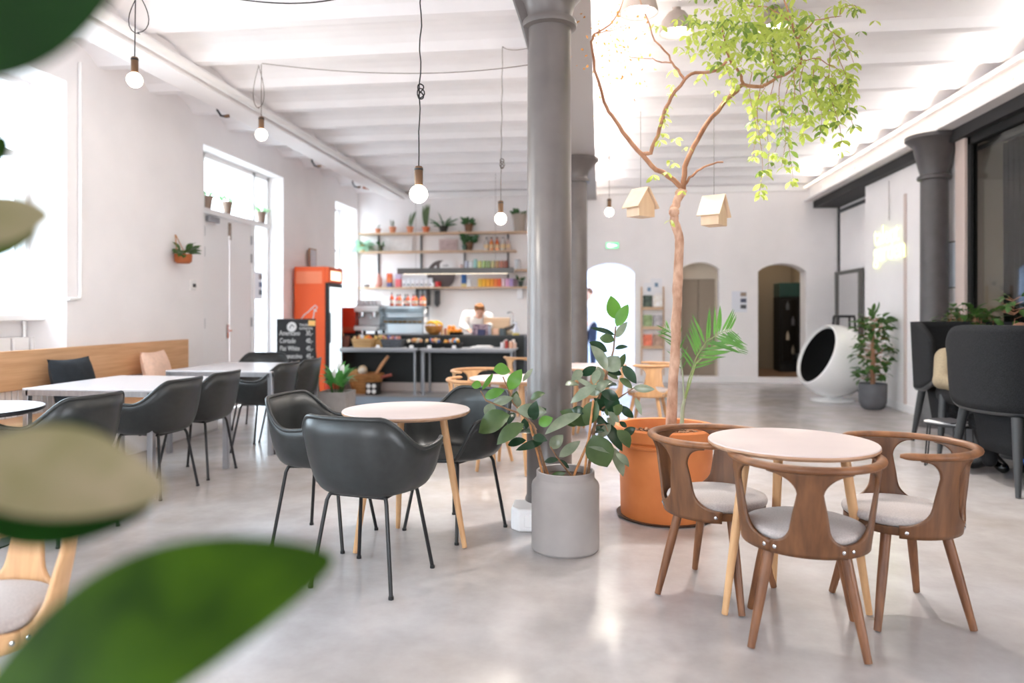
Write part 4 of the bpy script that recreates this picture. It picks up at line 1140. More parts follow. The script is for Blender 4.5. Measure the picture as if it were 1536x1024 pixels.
def bottle(name, label, loc, r, h, m, mcap, mlabel, group):
    t = thing(name, label, 'bottle', loc, 0, group)
    b_ = MB().lathe([(0,0),(r,0),(r,h*.55),(r*.75,h*.65),(r*.32,h*.75),(r*.3,h*.94),(0,h*.94)], 16).build('body', m, t)
    MB().lathe([(r*.36,h*.86),(r*.36,h),(0,h)], 12).build('cap', mcap, b_)
    MB().lathe([(r*1.02,h*.15),(r*1.02,h*.45)], 16).build('paper_label', mlabel, b_)
    return t
def crate(name, label, cat, loc, sx, sy, h, m, group=None, taper=.8):
    t = thing(name, label, cat, loc, 0, group)
    mb = MB()
    a, b = sx/2, sy/2; k = taper
    o_ = [(-a,-b),(a,-b),(a,b),(-a,b)]
    vs = [(x*k,y*k,0) for x, y in o_]+[(x,y,h) for x, y in o_]+[(x*.92,y*.92,h) for x, y in o_]+[(x*k*.9,y*k*.9,.02) for x, y in o_]
    fs = [(3,2,1,0),(12,13,14,15)]
    for i in range(4):
        j = (i+1) % 4; fs += [(i,j,j+4,i+4),(i+4,j+4,j+8,i+8),(i+8,j+8,j+12,i+12)]
    mb.add(vs, fs).build('body', m, t, smooth=0, bevel=.006)
    return t
def box_thing(name, label, cat, c, size, m, group=None, rz=0, bev=.003):
    o = MB().box(-size[0]/2,size[0]/2,-size[1]/2,size[1]/2,0,size[2]).build(name, m, loc=c, rz=rz, bevel=bev, smooth=0)
    return tag(o, label, cat, group)

# ---- wall shelves
YS = YB-.14
def zsh(v, u=660): return on_y(u, v, YS).z
Z1, Z2, Z3, Z4 = zsh(349), zsh(376.5), zsh(404.5, 760), zsh(430.5)
def xs(u, y=YS): return on_y(u, CY, y).x
def shelf(label, u0, u1, z):
    o = MB().box(xs(u0), xs(u1), YS-.13, YB-.005, z-.028, z).build('wall_shelf', M_oakh, bevel=.003); return tag(o, label, 'shelf', 'oak wall shelves behind the bar')
shelf('top oak wall shelf behind the bar, holding a row of potted cacti', 541, 800, Z1)
shelf('second oak wall shelf down, with framed pictures and amber bottles', 541, 774, Z2)
shelf('third, short oak wall shelf at the right with pastel tins', 690, 800, Z3)
shelf('lowest oak wall shelf behind the bar with white bags and yellow boxes', 541, 797, Z4)
for i, (u, s) in enumerate(((568,'leftmost'),(632,'second from the left'),(697,'third from the left'),(762,'rightmost'))):
    o = MB().box(-.014,.014,YB-.03,YB-.003,Z4 if i in (0,3) else Z3-.02,Z1-.01).build('shelf_upright', M_black, loc=(xs(u,YB-.02),0,0)); tag(o, s+' black upright rail carrying the oak shelves', 'rail', 'black shelf uprights')
g1 = 'potted plants on the top shelf'
M_cact = leafmat('cactus green', (104,120,84), (84,102,70), .6, .05)
top = [(567,.055,.09,M_terra2,'lean',.1,4,'small terracotta pot with a leaning sprout, leftmost on the top shelf'),
 (589,.065,.12,M_terra2,'spike',.18,5,'terracotta pot with a short dark cactus, second on the top shelf'),
 (615,.065,.12,M_terra2,'lean',.36,4,'terracotta pot with a tall leaning stem, third on the top shelf'),
 (639,.07,.11,mat('deep terracotta',(206,112,70),.6),'spike',.5,4,'terracotta pot with the tallest brown cactus on the top shelf'),
 (665,.085,.12,mat('black clay',(50,50,44),.7),'arch',.3,14,'black pot with spiky arching leaves on the top shelf'),
 (703,.08,.15,mat('brown clay',(112,78,54),.7),'bush',.2,18,'brown pot with a round bushy plant on the top shelf')]
for u, r, h, m, s, L, n, lab in top: pot_plant('potted_plant', lab, (xs(u), YS, Z1), r, h, m, M_cact if s in ('spike','lean') else M_lf_shelf, s, L, n, g1)
t = pot_plant('potted_plant', 'large stoneware vase of pale leaves at the right end of the top shelf', (xs(779), YS, Z1), .12, .32, mat('stoneware', (172,158,146), .8), M_lf_shelf, 'bush', .2, 14, g1)
pot_plant('potted_plant', 'trailing spider plant in a yellow pot at the left end of the second shelf', (xs(544), YS-.02, Z2), .07, .13, mat('ochre pot', (226,180,110), .6), leafmat('pale trailing leaf', (176,206,184), (140,180,150), .5), 'hang', .28, 26)
pot_plant('potted_plant', 'tiny dark pot plant by the leftmost upright on the second shelf', (xs(571), YS, Z2), .05, .11, mat('olive pot', (88,88,62), .7), M_lf_shelf, 'bush', .12, 8)
pot_plant('potted_plant', 'brown pot with broad dark leaves on the second shelf beside an upright', (xs(704), YS, Z2), .075, .15, mat('brown clay', (112,78,54), .7), M_lf_shelf, 'bush', .26, 16)
pot_plant('potted_plant', 'trailing green plant hanging before the third upright on the second shelf', (xs(697), YS-.05, Z2), .04, .1, mat('green glaze', (70,100,84), .4), M_lf_shelf, 'spike', .3, 8)
def picture(label, u, z, w, h, mf, mp, y=YB-.05, cat='picture', x=None):
    t = thing('picture_frame', label, cat, (xs(u), y, z))
    MB().box(-w/2,w/2,0,.02,0,h).build('frame', mf, t, smooth=0, bevel=.003)
    MB().box(-w/2+.025,w/2-.025,-.002,0,.025,h-.025).build('print', mp, t, smooth=0)
    return t
picture('pale framed sketch leaning on the left half of the second shelf', 599, Z2, .46, .27, mat('pale frame', (226,222,222), .6), mat('pale print', (236,232,230), .7, rgb2=(214,208,206), scale=9))
picture('pinkish framed picture in the middle of the second shelf', 671, Z2, .36, .23, mat('rose frame', (206,188,184), .6), mat('rose print', (206,186,184), .7, rgb2=(176,152,150), scale=12))
gb = 'bottles on the second shelf'
M_amber = mat('amber glass', (214,120,46), .15, coat=.5); M_clear = mat('clear bottle glass', (206,200,198), .15); M_cap = mat('dark cap', (40,30,28), .4)
for u, m, lab in ((729.5,M_clear,'clear bottle with a dark neck, leftmost of the bottles on the second shelf'),(737,M_amber,'amber bottle with a pale label, left of the two amber ones on the second shelf'),(745.5,mat('orange glass',(222,104,40),.15,coat=.5),'orange bottle, right of the two amber ones on the second shelf'),(754,M_clear,'clear bottle with a dark base just right of the orange bottle'),(762,mat('rose glass',(206,178,172),.2),'pale rose bottle in front of the rightmost upright on the second shelf')):
    bottle('bottle', lab, (xs(u), YS, Z2), .04, .25, m, M_cap, cmat((226,196,150)), gb)
gt = 'tins on the third shelf'
for i, (c, n_) in enumerate((((196,198,214),'greyish lilac'),((230,232,238),'white'),((168,212,208),'turquoise'),((214,216,140),'lime yellow'),((178,206,140),'fresh green'),((160,184,130),'sage green'),((206,200,146),'straw coloured'),((196,160,120),'tan'),((204,140,124),'dusty red'),((170,110,98),'brown red'))):
    u = 700+6.5*i; cyl('tin', n_+' tin on the short third shelf behind the lamp bar', 'tin', (xs(u), YS, Z3), .036, .15 if i != 2 else .18, cmat(c), gt, cmat(tuple(int(x*.85) for x in c)))
cyl('jar', 'grey white jar at the far right end of the third shelf', 'jar', (xs(776), YS, Z3), .05, .17, cmat((208,210,214)), None, M_steel)
cyl('jar', 'clear glass jar left of the tins on the third shelf', 'jar', (xs(692), YS, Z3), .035, .1, cmat((214,190,184)), None, M_steel)
gq = 'packs on the lowest shelf'
t = thing('pink_bottle_vase', 'dusty pink bottle vase below the leftmost upright on the lowest shelf', 'vase', (xs(567.5), YS, Z4))
MB().lathe([(0,0),(.06,0),(.075,.06),(.07,.17),(.03,.21),(.025,.26),(0,.26)], 24).build('body', mat('dusty pink', (222,164,152), .5), t, smooth=80)
MB().lathe([(.032,.205),(.032,.215),(.02,.22)], 16).build('neck_ring', mat('dusty pink dark', (196,136,126), .5), t)
o = MB().ball((0,0,.035), .05, (1.4,.9,.7), 12).build('ornament', mat('grey stone', (140,132,130), .8), loc=(xs(550), YS, Z4)); tag(o, 'small grey stone ornament near the left end of the lowest shelf', 'ornament')
for k, (c, n_) in enumerate((((92,96,140),'blue'),((226,120,60),'orange'),((222,104,60),'red orange'))):
    box_thing('carton', n_+' carton in the stack of three beside the pink vase, '+('lowest','middle','topmost')[k], 'box', (xs(584.5), YS, Z4+.0865*k), (.09,.09,.085), cmat(c), 'cartons stacked on the lowest shelf')
box_thing('carton', 'pink red carton left of the white coffee bags on the lowest shelf', 'box', (xs(598), YS, Z4), (.1,.09,.15), cmat((226,110,116)))
box_thing('carton', 'lilac carton on top of the pink red one on the lowest shelf', 'box', (xs(598), YS, Z4+.151), (.1,.09,.1), cmat((196,178,200)))
for i in range(7):
    u = 606.5+6.6*i
    t = thing('coffee_bag', ('first','second','third','fourth','fifth','sixth','seventh')[i]+' white coffee bag from the left on the lowest shelf', 'bag', (xs(u), YS, Z4), 0, 'white coffee bags on the lowest shelf')
    MB().add([(-.035,-.03,0),(.035,-.03,0),(.035,.03,0),(-.035,.03,0),(-.036,-.03,.13),(.036,-.03,.13),(.036,.03,.13),(-.036,.03,.13),(-.034,-.004,.17),(.034,-.004,.17),(.034,.004,.17),(-.034,.004,.17)], [(3,2,1,0),(0,1,5,4),(1,2,6,5),(2,3,7,6),(3,0,4,7),(4,5,9,8),(5,6,10,9),(6,7,11,10),(7,4,8,11),(8,9,10,11)]).build('body', cmat((236,234,238)), t, smooth=0)
    MB().box(-.02,.02,-.033,-.03,.03,.06).build('paper_label', cmat(((120,90,110),(90,110,120),(130,120,100))[i % 3]), t, smooth=0)
cyl('cup', 'red cup right of the white coffee bags on the lowest shelf', 'cup', (xs(657), YS, Z4), .055, .1, cmat((206,52,54)))
cyl('cup', 'small white cup between the bags and the red cup', 'cup', (xs(650.5), YS-.04, Z4), .03, .08, cmat((240,238,238)))
box_thing('carton', 'tall deep blue box on the lowest shelf', 'box', (xs(696), YS, Z4+.06), (.085,.08,.17), cmat((46,98,160)))
box_thing('carton', 'pale yellow carton beneath the deep blue box', 'box', (xs(696), YS, Z4), (.085,.08,.06), cmat((232,214,150)))
box_thing('carton', 'white box just right of the deep blue box', 'box', (xs(703.5), YS, Z4), (.07,.08,.15), cmat((240,242,246)))
for i, (c, n_) in enumerate((((240,196,70),'light yellow'),((246,184,40),'yellow'),((244,170,40),'golden'),((244,160,40),'amber'),((240,128,48),'orange'),((240,100,50),'deep orange'),((236,206,216),'pale pink'),((232,180,220),'pink'),((186,160,214),'lilac'),((120,96,110),'plum'))):
    box_thing('tea_box', n_+' tea box in the row at the right of the lowest shelf', 'box', (xs(720+5.9*i), YS, Z4), (.066,.08,.15), cmat(c), 'tea boxes on the lowest shelf')
pot_plant('potted_plant', 'small pot plant at the right end of the lowest shelf by the column', (xs(781), YS, Z4), .05, .1, mat('dark teal pot', (50,66,60), .5), M_lf_shelf, 'bush', .14, 8)
# disc sign with script lettering on the wall
c = on_y(662, 412, YB-.02)
t = thing('disc_sign', 'round brown wall sign with white script behind the lamp bar', 'sign', c)
Mw = Euler((PI/2,0,0)).to_matrix().to_4x4()
MB().lathe([(0,0),(.27,0),(.27,.012),(0,.012)], 48, Mw).build('disc', mat('brown sign', (96,84,82), .6), t)
MB().lathe([(0,.013),(.125,.013),(.125,.018),(0,.018)], 40, Matrix.Translation((.11,-.0,.17)) @ Mw, sx=1.1, sy=.85).build('speech_bubble', M_white, t)
text_mesh('lettering', [('Amour', .19, Matrix.Translation((-.2,-.014,.045)) @ Mw)], M_white, t, .002, shear=.3)
text_mesh('lettering', [('cafe', .07, Matrix.Translation((.03,-.02,.15)) @ Mw)], M_dkgrey, t, .002)

# ---- hanging lamp bar over the counter
yl = 11.5
x0, x1 = on_y(597, CY, yl).x, on_y(771, CY, yl).x; zl = on_y(690, 406, yl).z
t = thing('linear_lamp', 'long grey linear lamp hanging over the bar', 'lamp', ((x0+x1)/2, yl, zl))
a = (x1-x0)/2
MB().box(-a, a, -.05, .05, -.045, .045).build('housing', mat('grey lamp housing', (104,102,100), .5), t, bevel=.004)
MB().box(-a+.1, a-.1, -.035, .035, -.05, -.0455).build('diffuser', M_ledsoft, t)
for x in (-a+.3, a-.3): MB().tube([(x,0,.045),(x,0,ZS+.09-zl)], .002, 5).build('wire', M_cordthin, t)

# ---- things on the bar
ZW = .895
def bx(u, y): return on_y(u, CY, y).x
ym = YC+.32
t = thing('espresso_machine', 'white and chrome espresso machine beside the red panel on the bar', 'machine', (bx(556, ym), ym, ZW))
MB().box(-.21,.2,-.24,.24,.06,.14).box(-.21,.2,.0,.24,.14,.44).box(-.21,.2,-.22,.24,.36,.46).build('body', mat('machine white', (232,236,240), .2, coat=.4), t, bevel=.02)
MB().tube([(-.1,-.12,.36),(-.1,-.12,.28)], .035, 14).tube([(.1,-.12,.36),(.1,-.12,.28)], .035, 14).tube([(-.1,-.14,.29),(-.1,-.3,.27)], .012, 8).tube([(.1,-.14,.29),(.1,-.3,.27)], .012, 8).build('group_head', M_chrome, t)
MB().box(-.2,.19,-.24,0,.14,.15).build('drip_tray', M_chrome, t, bevel=.004)
for x in (-.17,.16):
    for y in (-.2,.2): MB().lathe([(0,0),(.025,0),(.025,.062),(0,.062)], 10, Matrix.Translation((x,y,0))).build('foot', M_black, t)
mb = MB()
mb.box(-.18,.17,-.18,.2,.46,.48); mb.build('cup_tray', M_steel, t)
for i in range(12):
    o = MB().lathe([(0,0),(.028,0),(.038,.07),(.034,.07),(.026,.008),(0,.008)], 14).build('cup', mat('cup porcelain', (226,228,234), .3), loc=(bx(556, ym)-.16+.062*(i % 6), ym-.12+.12*(i//6), ZW+.481)); tag(o, 'white porcelain cup in the rows on top of the espresso machine', 'cup', 'cups on the espresso machine')
ym2 = YC+.3
t = thing('coffee_grinder_cabinet', 'red backed cabinet to the left of the espresso machine', 'cabinet', (bx(520, ym2), ym2, ZW))
MB().box(-.19,.19,-.12,.2,.02,.44).build('body', M_red, t, bevel=.01)
MB().box(-.17,.17,-.124,-.12,.05,.12).build('lower_panel', mat('dull red', (190,88,60), .5), t)
MB().box(-.19,.19,-.15,.21,0,.02).build('base', M_black, t)
# glass pastry case
ym3 = YC+.3
xq = bx(607, ym3)
t = thing('pastry_case', 'three-tier glass display case on the bar', 'display case', (xq, ym3, ZW))
hw = .36
fr = MB()
for z in (.0,.17,.31,.45): fr.box(-hw,hw,-.2,.2,z,z+.014)
for x in (-hw, hw-.012):
    for y in (-.2,.188): fr.box(x,x+.012,y,y+.012,0,.464)
fr.build('frame', M_steel, t)
MB().box(-hw,hw,-.203,-.2,.014,.45).build('glass_front', M_glass, t)
for z, s in ((.18,'middle'),(.32,'upper')):
    MB().box(-hw+.03,hw-.03,-.03,.17,z+.02,z+.1).build('back_panel', mat('case white', (240,242,246), .5), t)
for i in range(8):
    o = MB().ball((0,0,.02), .035, (1.3,1,.6), 12).build('pastry', mat('baked crust', (202,150,94), .7), loc=(xq-.28+.08*i, ym3-.13, ZW+.186)); tag(o, 'golden pastry on the middle tier of the glass case', 'pastry', 'pastries in the glass case')
zc = ZW+.465
for i in range(9):
    u = 589+6*i
    c = ((226,92,44),(206,60,36),(236,120,50),(60,60,62),(230,96,50),(210,70,40),(236,130,60),(190,60,40),(240,140,70))[i]
    bottle('bottle', ('dark' if i == 3 else ('red','deep red','orange','','bright red','brick red','light orange','crimson','pale orange')[i])+' bottle in the row on top of the glass pastry case', (bx(u, ym3), ym3+(.05 if i % 2 else -.05), zc), .034, .19 if i else .22, cmat(c, .25), M_cap, cmat((240,226,214)), 'bottles on the pastry case')
# wall mounted black boxes, wooden bowl, fruit
t = thing('dispenser', 'black wall-mounted dispenser above the glass case', 'dispenser', on_y(634.5, 458, YB-.092))
MB().box(-.125,.125,-.08,.09,-.0,.32).build('housing', M_dkgrey, t, bevel=.01)
for x in (-.03,.05): MB().box(x-.02,x+.025,-.085,-.08,.12,.28).build('window_panel', cmat((150,156,160)), t)
MB().box(.06,.11,-.05,.05,-.2,.0).build('hose', M_black, t, bevel=.01)
t = thing('knife_rack', 'narrow black holder on the wall right of the dispenser', 'holder', on_y(655.5, 457, YB-.081))
MB().prism([(-.045,.02),(.0,-.04),(.045,.02),(.045,.27),(-.045,.27)], -.03, .08).build('body', M_dkgrey, t, bevel=.006)
MB().box(-.03,.03,-.035,-.03,.2,.25).build('face_plate', M_black, t)
yf = YC+.2
t = thing('fruit_bowl', 'round wooden bowl on the bar holding bananas', 'bowl', (bx(651, yf), yf, ZW))
MB().lathe([(0,0),(.07,0),(.13,.06),(.15,.14),(.14,.14),(.12,.07),(.06,.02),(0,.02)], 32).build('bowl', wood('bowl wood', (206,150,84), (180,122,60), 'x'), t, smooth=80)
MB().lathe([(.145,.136),(.152,.14),(.145,.144)], 32).build('rim', M_cane, t)
xb_ = bx(651, yf)
for i in range(6):
    a0 = i*.5-1.2
    P = [(.11*math.cos(q), 0, .11*math.sin(q)) for q in [.5+1.9*k/7 for k in range(8)]]
    mb = MB().tube(P, [.006,.015,.019,.02,.02,.018,.013,.005], 8)
    o = mb.build('banana', M_yellow, loc=(xb_+.04*math.sin(a0*2), yf-.07+.028*i, ZW+.09+.008*(i % 2)), rz=.3*math.sin(i*2)); tag(o, 'yellow banana piled in the round wooden bowl', 'banana', 'bananas in the wooden bowl')
# oranges in a tray
t = crate('tray', 'black tray of oranges right of the wooden bowl', 'tray', (bx(681, yf), yf, ZW), .3, .25, .04, M_black)
for i in range(10):
    o = MB().ball((0,0,0), .035, n=14).build('orange', M_fruit, loc=(bx(681, yf)-.1+.066*(i % 4)+(.03 if i >= 8 else 0), yf-.05+.068*((i//4) % 2) + (.03 if i >= 8 else 0), ZW+.06+(.055 if i >= 8 else 0))); tag(o, 'orange in the black tray beside the wooden bowl', 'fruit', 'oranges in the tray')
for i in range(5):
    box_thing('snack_pack', ('tan','cream','red brown','beige','amber')[i]+' snack pack between the wooden bowl and the oranges', 'snack', (bx(663+2.6*i, yf-.1), yf-.1, ZW), (.03,.05,.08+.012*(i % 3)), cmat(((214,150,100),(240,214,180),(176,84,70),(226,186,140),(236,168,70))[i]), 'snack packs on the bar')
# right end: cutting board, books, bottles
yb2 = YC+.45
o = MB().box(-.22,.22,-.012,.012,0,.27).build('cutting_board', M_oakh, loc=(bx(744, yb2), yb2+.1, ZW), bevel=.008); o.rotation_euler.x = .0; tag(o, 'pale wooden chopping board standing at the back of the bar near the barista', 'board')
box_thing('box_of_cards', 'colourful patterned box in front of the barista', 'box', (bx(721, YC+.1), YC+.1, ZW), (.24,.1,.17), mat('patterned paper', (206,180,186), .6, rgb2=(96,70,96), scale=30), None)
box_thing('box_of_cards', 'dark blue pack leaning at the foot of the patterned box', 'box', (bx(722, YC+.0), YC+.01, ZW), (.12,.04,.09), cmat((48,50,92)))
t = thing('spray_bottle', 'white spray bottle with a yellow base at the right end of the bar', 'bottle', (bx(774, YC+.15), YC+.15, ZW))
MB().lathe([(0,0),(.05,0),(.05,.05),(.045,.1),(.02,.15),(.016,.18),(0,.18)], 18).build('body', cmat((226,228,240)), t, smooth=60)
MB().box(-.05,.02,-.015,.015,.18,.21).build('trigger', M_steel, t, bevel=.004)
MB().lathe([(.052,.0),(.052,.03),(0,.03)], 18).build('base_band', cmat((240,214,110)), t)
cyl('bottle', 'blue capped slim bottle beside the patterned box', 'bottle', (bx(734, YC+.1), YC+.1, ZW), .03, .14, cmat((190,196,214)), None, cmat((60,84,110)))
box_thing('carton', 'peach coloured carton right of the slim bottle on the bar', 'box', (bx(744, YC+.1), YC+.1, ZW), (.09,.08,.1), cmat((238,190,160)))
cyl('kettle', 'grey steel jug with a dark handle at the right of the bar', 'jug', (bx(754, YC+.0), YC+.02, ZW), .055, .1, cmat((76,88,92)), None, M_black)
t = thing('card_terminal', 'black tilted card terminal on the right end of the bar', 'terminal', (bx(766, YC+.25), YC+.25, ZW))
MB().obox((0,0,.12), (.22,.14,.02), (.3,-.35,0)).build('screen', M_black, t, bevel=.004)
MB().box(-.09,.1,-.05,.05,0,.06).build('base', cmat((206,190,160)), t, bevel=.004)
t = thing('tap_tower', 'slim chrome tap at the right end of the bar by the column', 'tap', (bx(770, YC+.5), YC+.5, ZW))
MB().tube([(0,0,0),(0,0,.33),(-.03,0,.36),(-.08,0,.36),(-.1,0,.33)], .01, 8).lathe([(0,0),(.03,0),(.03,.02),(0,.02)], 12).build('spout', M_chrome, t)
MB().tube([(0,-.01,.2),(0,-.07,.22)], .006, 6).build('lever', M_black, t)
o = MB().box(0,.1,0,.11,0,.22).build('paper_towel_holder', cmat((240,242,248)), loc=(bx(776, YB-.1), YB-.12, 1.5), bevel=.01); tag(o, 'white paper dispenser on the wall by the column', 'dispenser')
# ---- on the tube tables
yt = YT
t = crate('snack_basket', 'wicker basket of colourful snacks at the left of the left bar table', 'basket', (bx(547, yt), yt, ZT), .34, .3, .14, wood('wicker', (206,170,120), (170,130,84), 'x', 9))
def snacks(xc, n, z, w, y, cols, label, group, hh=.05):
    for i in range(n):
        c = cols[i % len(cols)]
        o = MB().obox((0,0,0), (.05,.035,hh), (rnd.uniform(-.4,.4), rnd.uniform(-.5,.5), rnd.uniform(0,3))).build('snack_pack', cmat(c), loc=(xc-w/2+w*((i*.618) % 1), y-.09+.18*((i*.377) % 1), z+rnd.uniform(0,.03)), bevel=.008)
        tag(o, label, 'snack', group)
xx = bx(547, yt)
snacks(xx, 14, ZT+.14, .26, yt, ((226,190,140),(240,160,60),(206,210,226),(230,120,60),(196,176,110)), 'small wrapped snack heaped in the wicker basket on the left bar table', 'snacks in the wicker basket')
t = crate('snack_basket', 'yellow wicker basket standing behind the colourful snack basket', 'basket', (bx(570, yt+.12), yt+.13, ZT), .22, .2, .12, wood('wicker yellow', (222,184,120), (190,146,90), 'x', 9))
snacks(bx(570, yt), 8, ZT+.13, .16, yt+.13, ((226,196,120),(206,190,120),(240,206,150)), 'small yellow pack heaped in the basket behind the wicker one', 'snacks in the yellow basket')
t = crate('snack_basket', 'dark grey woven basket of pink bars on the left bar table', 'basket', (bx(590, yt), yt, ZT), .34, .28, .13, mat('grey weave', (84,88,94), .8, var=.2, scale=60))
snacks(bx(590, yt), 12, ZT+.13, .26, yt, ((214,140,130),(196,120,110),(96,110,170),(226,180,170)), 'pink wrapped bar heaped in the dark grey basket', 'bars in the grey basket')
for k, (u, lab, cols) in enumerate(((625,'first',((240,226,206),(246,190,120),(232,170,130))),(652,'second',((240,200,150),(236,150,110),(96,120,180))),(680,'third',((246,176,80),(240,130,60),(90,160,210),(236,236,230))))):
    crate('snack_tray', lab+' of the black low trays from the left on the bar tables', 'tray', (bx(u, yt), yt, ZT), .26, .3, .08, M_blackmat, 'black snack trays', .9)
    snacks(bx(u, yt), 10, ZT+.095, .2, yt, cols, 'wrapped snack in the '+lab+' black low tray', 'snacks in the '+lab+' tray')
for u, lab in ((567,'left of the dark grey basket'),(617,'before the first black tray'),(644,'before the second black tray'),(681,'before the third black tray')):
    o = MB().add([(-.03,-.02,0),(.03,-.02,0),(.03,.02,0),(-.03,.02,0),(-.03,.005,.045),(.03,.005,.045)], [(3,2,1,0),(0,1,5,4),(2,3,4,5),(1,2,5),(0,4,3)]).build('price_card', M_white, loc=(bx(u, yt-.2), yt-.2, ZT), smooth=0); tag(o, 'small white price card '+lab, 'card')
t = thing('terracotta_jar', 'reddish brown jar with wooden sticks at the left end of the bar table', 'jar', (bx(515, yt), yt+.05, ZT))
MB().lathe([(0,0),(.075,0),(.085,.17),(.075,.17),(0,.15)], 24).build('pot', mat('red brown clay', (116,70,58), .7), t)
MB().tube([(0,0,.1),(-.05,0,.34)], .007, 6).tube([(.02,.02,.1),(-.09,0,.27)], .007, 6).build('stick', M_cane, t)
t = thing('folded_cloth', 'white folded cloth on the right bar table', 'cloth', (bx(723, yt), yt-.02, ZT))
MB().obox((0,0,.012), (.32,.26,.022)).obox((.02,.0,.03), (.22,.2,.014)).build('cloth', M_white, t, bevel=.01)
for i in range(7):
    cc = ((230,226,230),(226,210,200),(170,60,50),(150,90,60),(220,170,140),(240,220,206),(226,190,170))[i]
    cyl('spice_jar', ('white','cream','red','brown','peach','ivory','rose')[i]+' little jar in the cluster at the right end of the bar table', 'jar', (bx(754+3.2*i, yt), yt-.06+.08*(i % 2), ZT), .026, .08+.02*(i % 3), cmat(cc), 'little jars on the bar table', M_cap if i == 3 else cmat((236,226,220)))
# ---- under the left bar table
yu = YC-.3
t = thing('wicker_log_basket', 'wide wicker basket full of kitchen things on the floor under the left bar table', 'basket', (bx(548, yu), yu, 0))
MB().lathe([(0,0),(.2,0),(.3,.29),(.28,.3),(.18,.03),(0,.03)], 32, sy=.65).build('basket', wood('basket weave', (196,140,84), (150,98,54), 'x', 9), t, smooth=50)
MB().tube([(.29*math.cos(k*2*PI/32), .19*math.sin(k*2*PI/32), .3) for k in range(32)], .014, 8, closed=True).build('rim', M_cane, t)
o = MB().tube([(0,0,0),(.1,0,.15),(.2,0,.28)], [.022,.03,.024], 10).build('wooden_mallet', wood('mallet wood', (222,166,120), (196,138,92), 'x'), loc=(bx(566, yu), yu-.08, .3)); tag(o, 'pale wooden club sticking out of the wicker floor basket to the right', 'club')
o = MB().tube([(0,0,0),(.22,0,.05)], [.02,.024], 10).build('wooden_mallet', cmat((166,84,70)), loc=(bx(568, yu), yu-.05, .24)); tag(o, 'red brown stick poking from the right side of the floor basket', 'stick')
o = MB().ball((0,0,0), .075, n=18).build('ball', mat('white and yellow ball', (236,226,214), .5, rgb2=(214,160,70), scale=5), loc=(bx(546, yu), yu-.06, .36)); tag(o, 'white and yellow striped ball lying on top of the floor basket', 'ball')
for i in range(6):
    o = MB().tube([(0,0,0),(.12,.02,.03)], .026, 10).build('bread_roll', mat('bread crust', (222,180,120), .8, rgb2=(196,140,90), scale=20), loc=(bx(520+5*i, yu), yu-.08+.04*(i % 3), .3+.02*(i % 2)), rz=.3*i); tag(o, 'pale bread roll heaped on the left of the floor basket', 'bread', 'rolls in the floor basket')
t = thing('bottle_rack', 'small black rack of four white bottle ends on the floor beside the wicker basket', 'rack', (bx(560, yu-.12), yu-.12, 0))
MB().box(-.09,.09,-.1,.1,0,.18).build('rack', M_black, t, bevel=.006)
for x in (-.042,.042):
    for z in (.05,.132): MB().lathe([(0,0),(.034,0),(.034,.01),(.02,.014),(0,.014)], 18, Matrix.Translation((x,-.1,z)) @ Mw).build('bottle_end', M_gwhite, t)
# ================================================================ lamps, wall things, people, light
def pendant(label, u, v, d, top_uv, loop=None, knot=None, wob_=0, group='bare bulb pendants', thin=False):
    c = at_d(u, v, d)
    t = thing('pendant_lamp', label, 'lamp', c, 0, group)
    MB().ball((0,0,0), .05, n=24).build('bulb', M_bulb, t, smooth=180)
    so_ = MB().lathe([(0,.045),(.016,.045),(.023,.05),(.0235,.145),(.018,.152),(0,.154)], 20).build('socket', M_brass, t, smooth=40)
    MB().lathe([(.0245,.13),(.0245,.14)], 20).build('collar', M_black, so_)
    zt = ZS+.1-c.z
    tp = at_d(*top_uv, d)-c
    P = []
    for k in range(25):
        q = k/24; p = Vector((0,0,.15)).lerp(Vector((tp.x, tp.y, zt if tp.z > zt-.05 or knot else tp.z)), q)
        p.x += wob_*math.sin(q*40)*q*(1-q)*4; P.append(p)
    cb = MB().tube(P, .0035 if not thin else .0028, 6)
    if loop:
        (lu0, lv0, lu1, lv1) = loop
        a = at_d((lu0+lu1)/2, lv0, d)-c; b = at_d((lu0+lu1)/2, lv1, d)-c; w = (at_d(lu1, lv0, d)-at_d(lu0, lv0, d)).length/2
        L = []
        for k in range(21):
            q = -PI/2+2*PI*k/20; s = (1-math.sin(q))/2
            L.append(a.lerp(b, s)+Vector((CN,SN,0))*w*math.cos(q)*(s**.6)+Vector((0,-.012+.024*k/20,0)))
        cb.tube(L, .003, 6, closed=True)
    if knot:
        k0 = at_d(*knot, d)-c
        for dz, r, ph in ((.03,.016,0),(0,.02,.8),(-.015,.014,2)):
            cb.tube([k0+Vector((r*math.cos(q), .008*math.sin(2*q+ph), dz+r*1.3*math.sin(q))) for q in [2*PI*i/16 for i in range(16)]], .0035, 6, closed=True)
    cb.build('cord', M_cord if not thin else M_cordthin, t, smooth=180)
    L = bpy.data.lights.new('bulb_light', 'POINT'); L.energy = 9; L.color = (1,.91,.8); L.shadow_soft_size = .06
    lo = bpy.data.objects.new('bulb_light', L); COL.objects.link(lo); lo.location = c+Vector((0,0,-.0)); lo.location.z -= .075
    return t
pendant('bare bulb pendant with a wide cord loop at the upper left, nearest the window', 202, 120, 4.8, (204,-60), (186,-10,230,50))
pendant('bare bulb pendant with a slim cord loop above the double door', 392, 202, 6.2, (392,96), (376,98,400,162), thin=True)
pendant('largest bare bulb pendant on a knotted black cord, left of the column', 628, 291, 3.95, (634,-20), None, (631,140), .006)
pendant('bare bulb pendant on a thin cord just left of the column', 751, 328, 6.1, (754,52), None, (753,247), .004, thin=True)
pendant('distant bare bulb pendant between the column and the left birdhouse', 914, 318, 8.2, (913,236), None, (913,238), 0, thin=True)
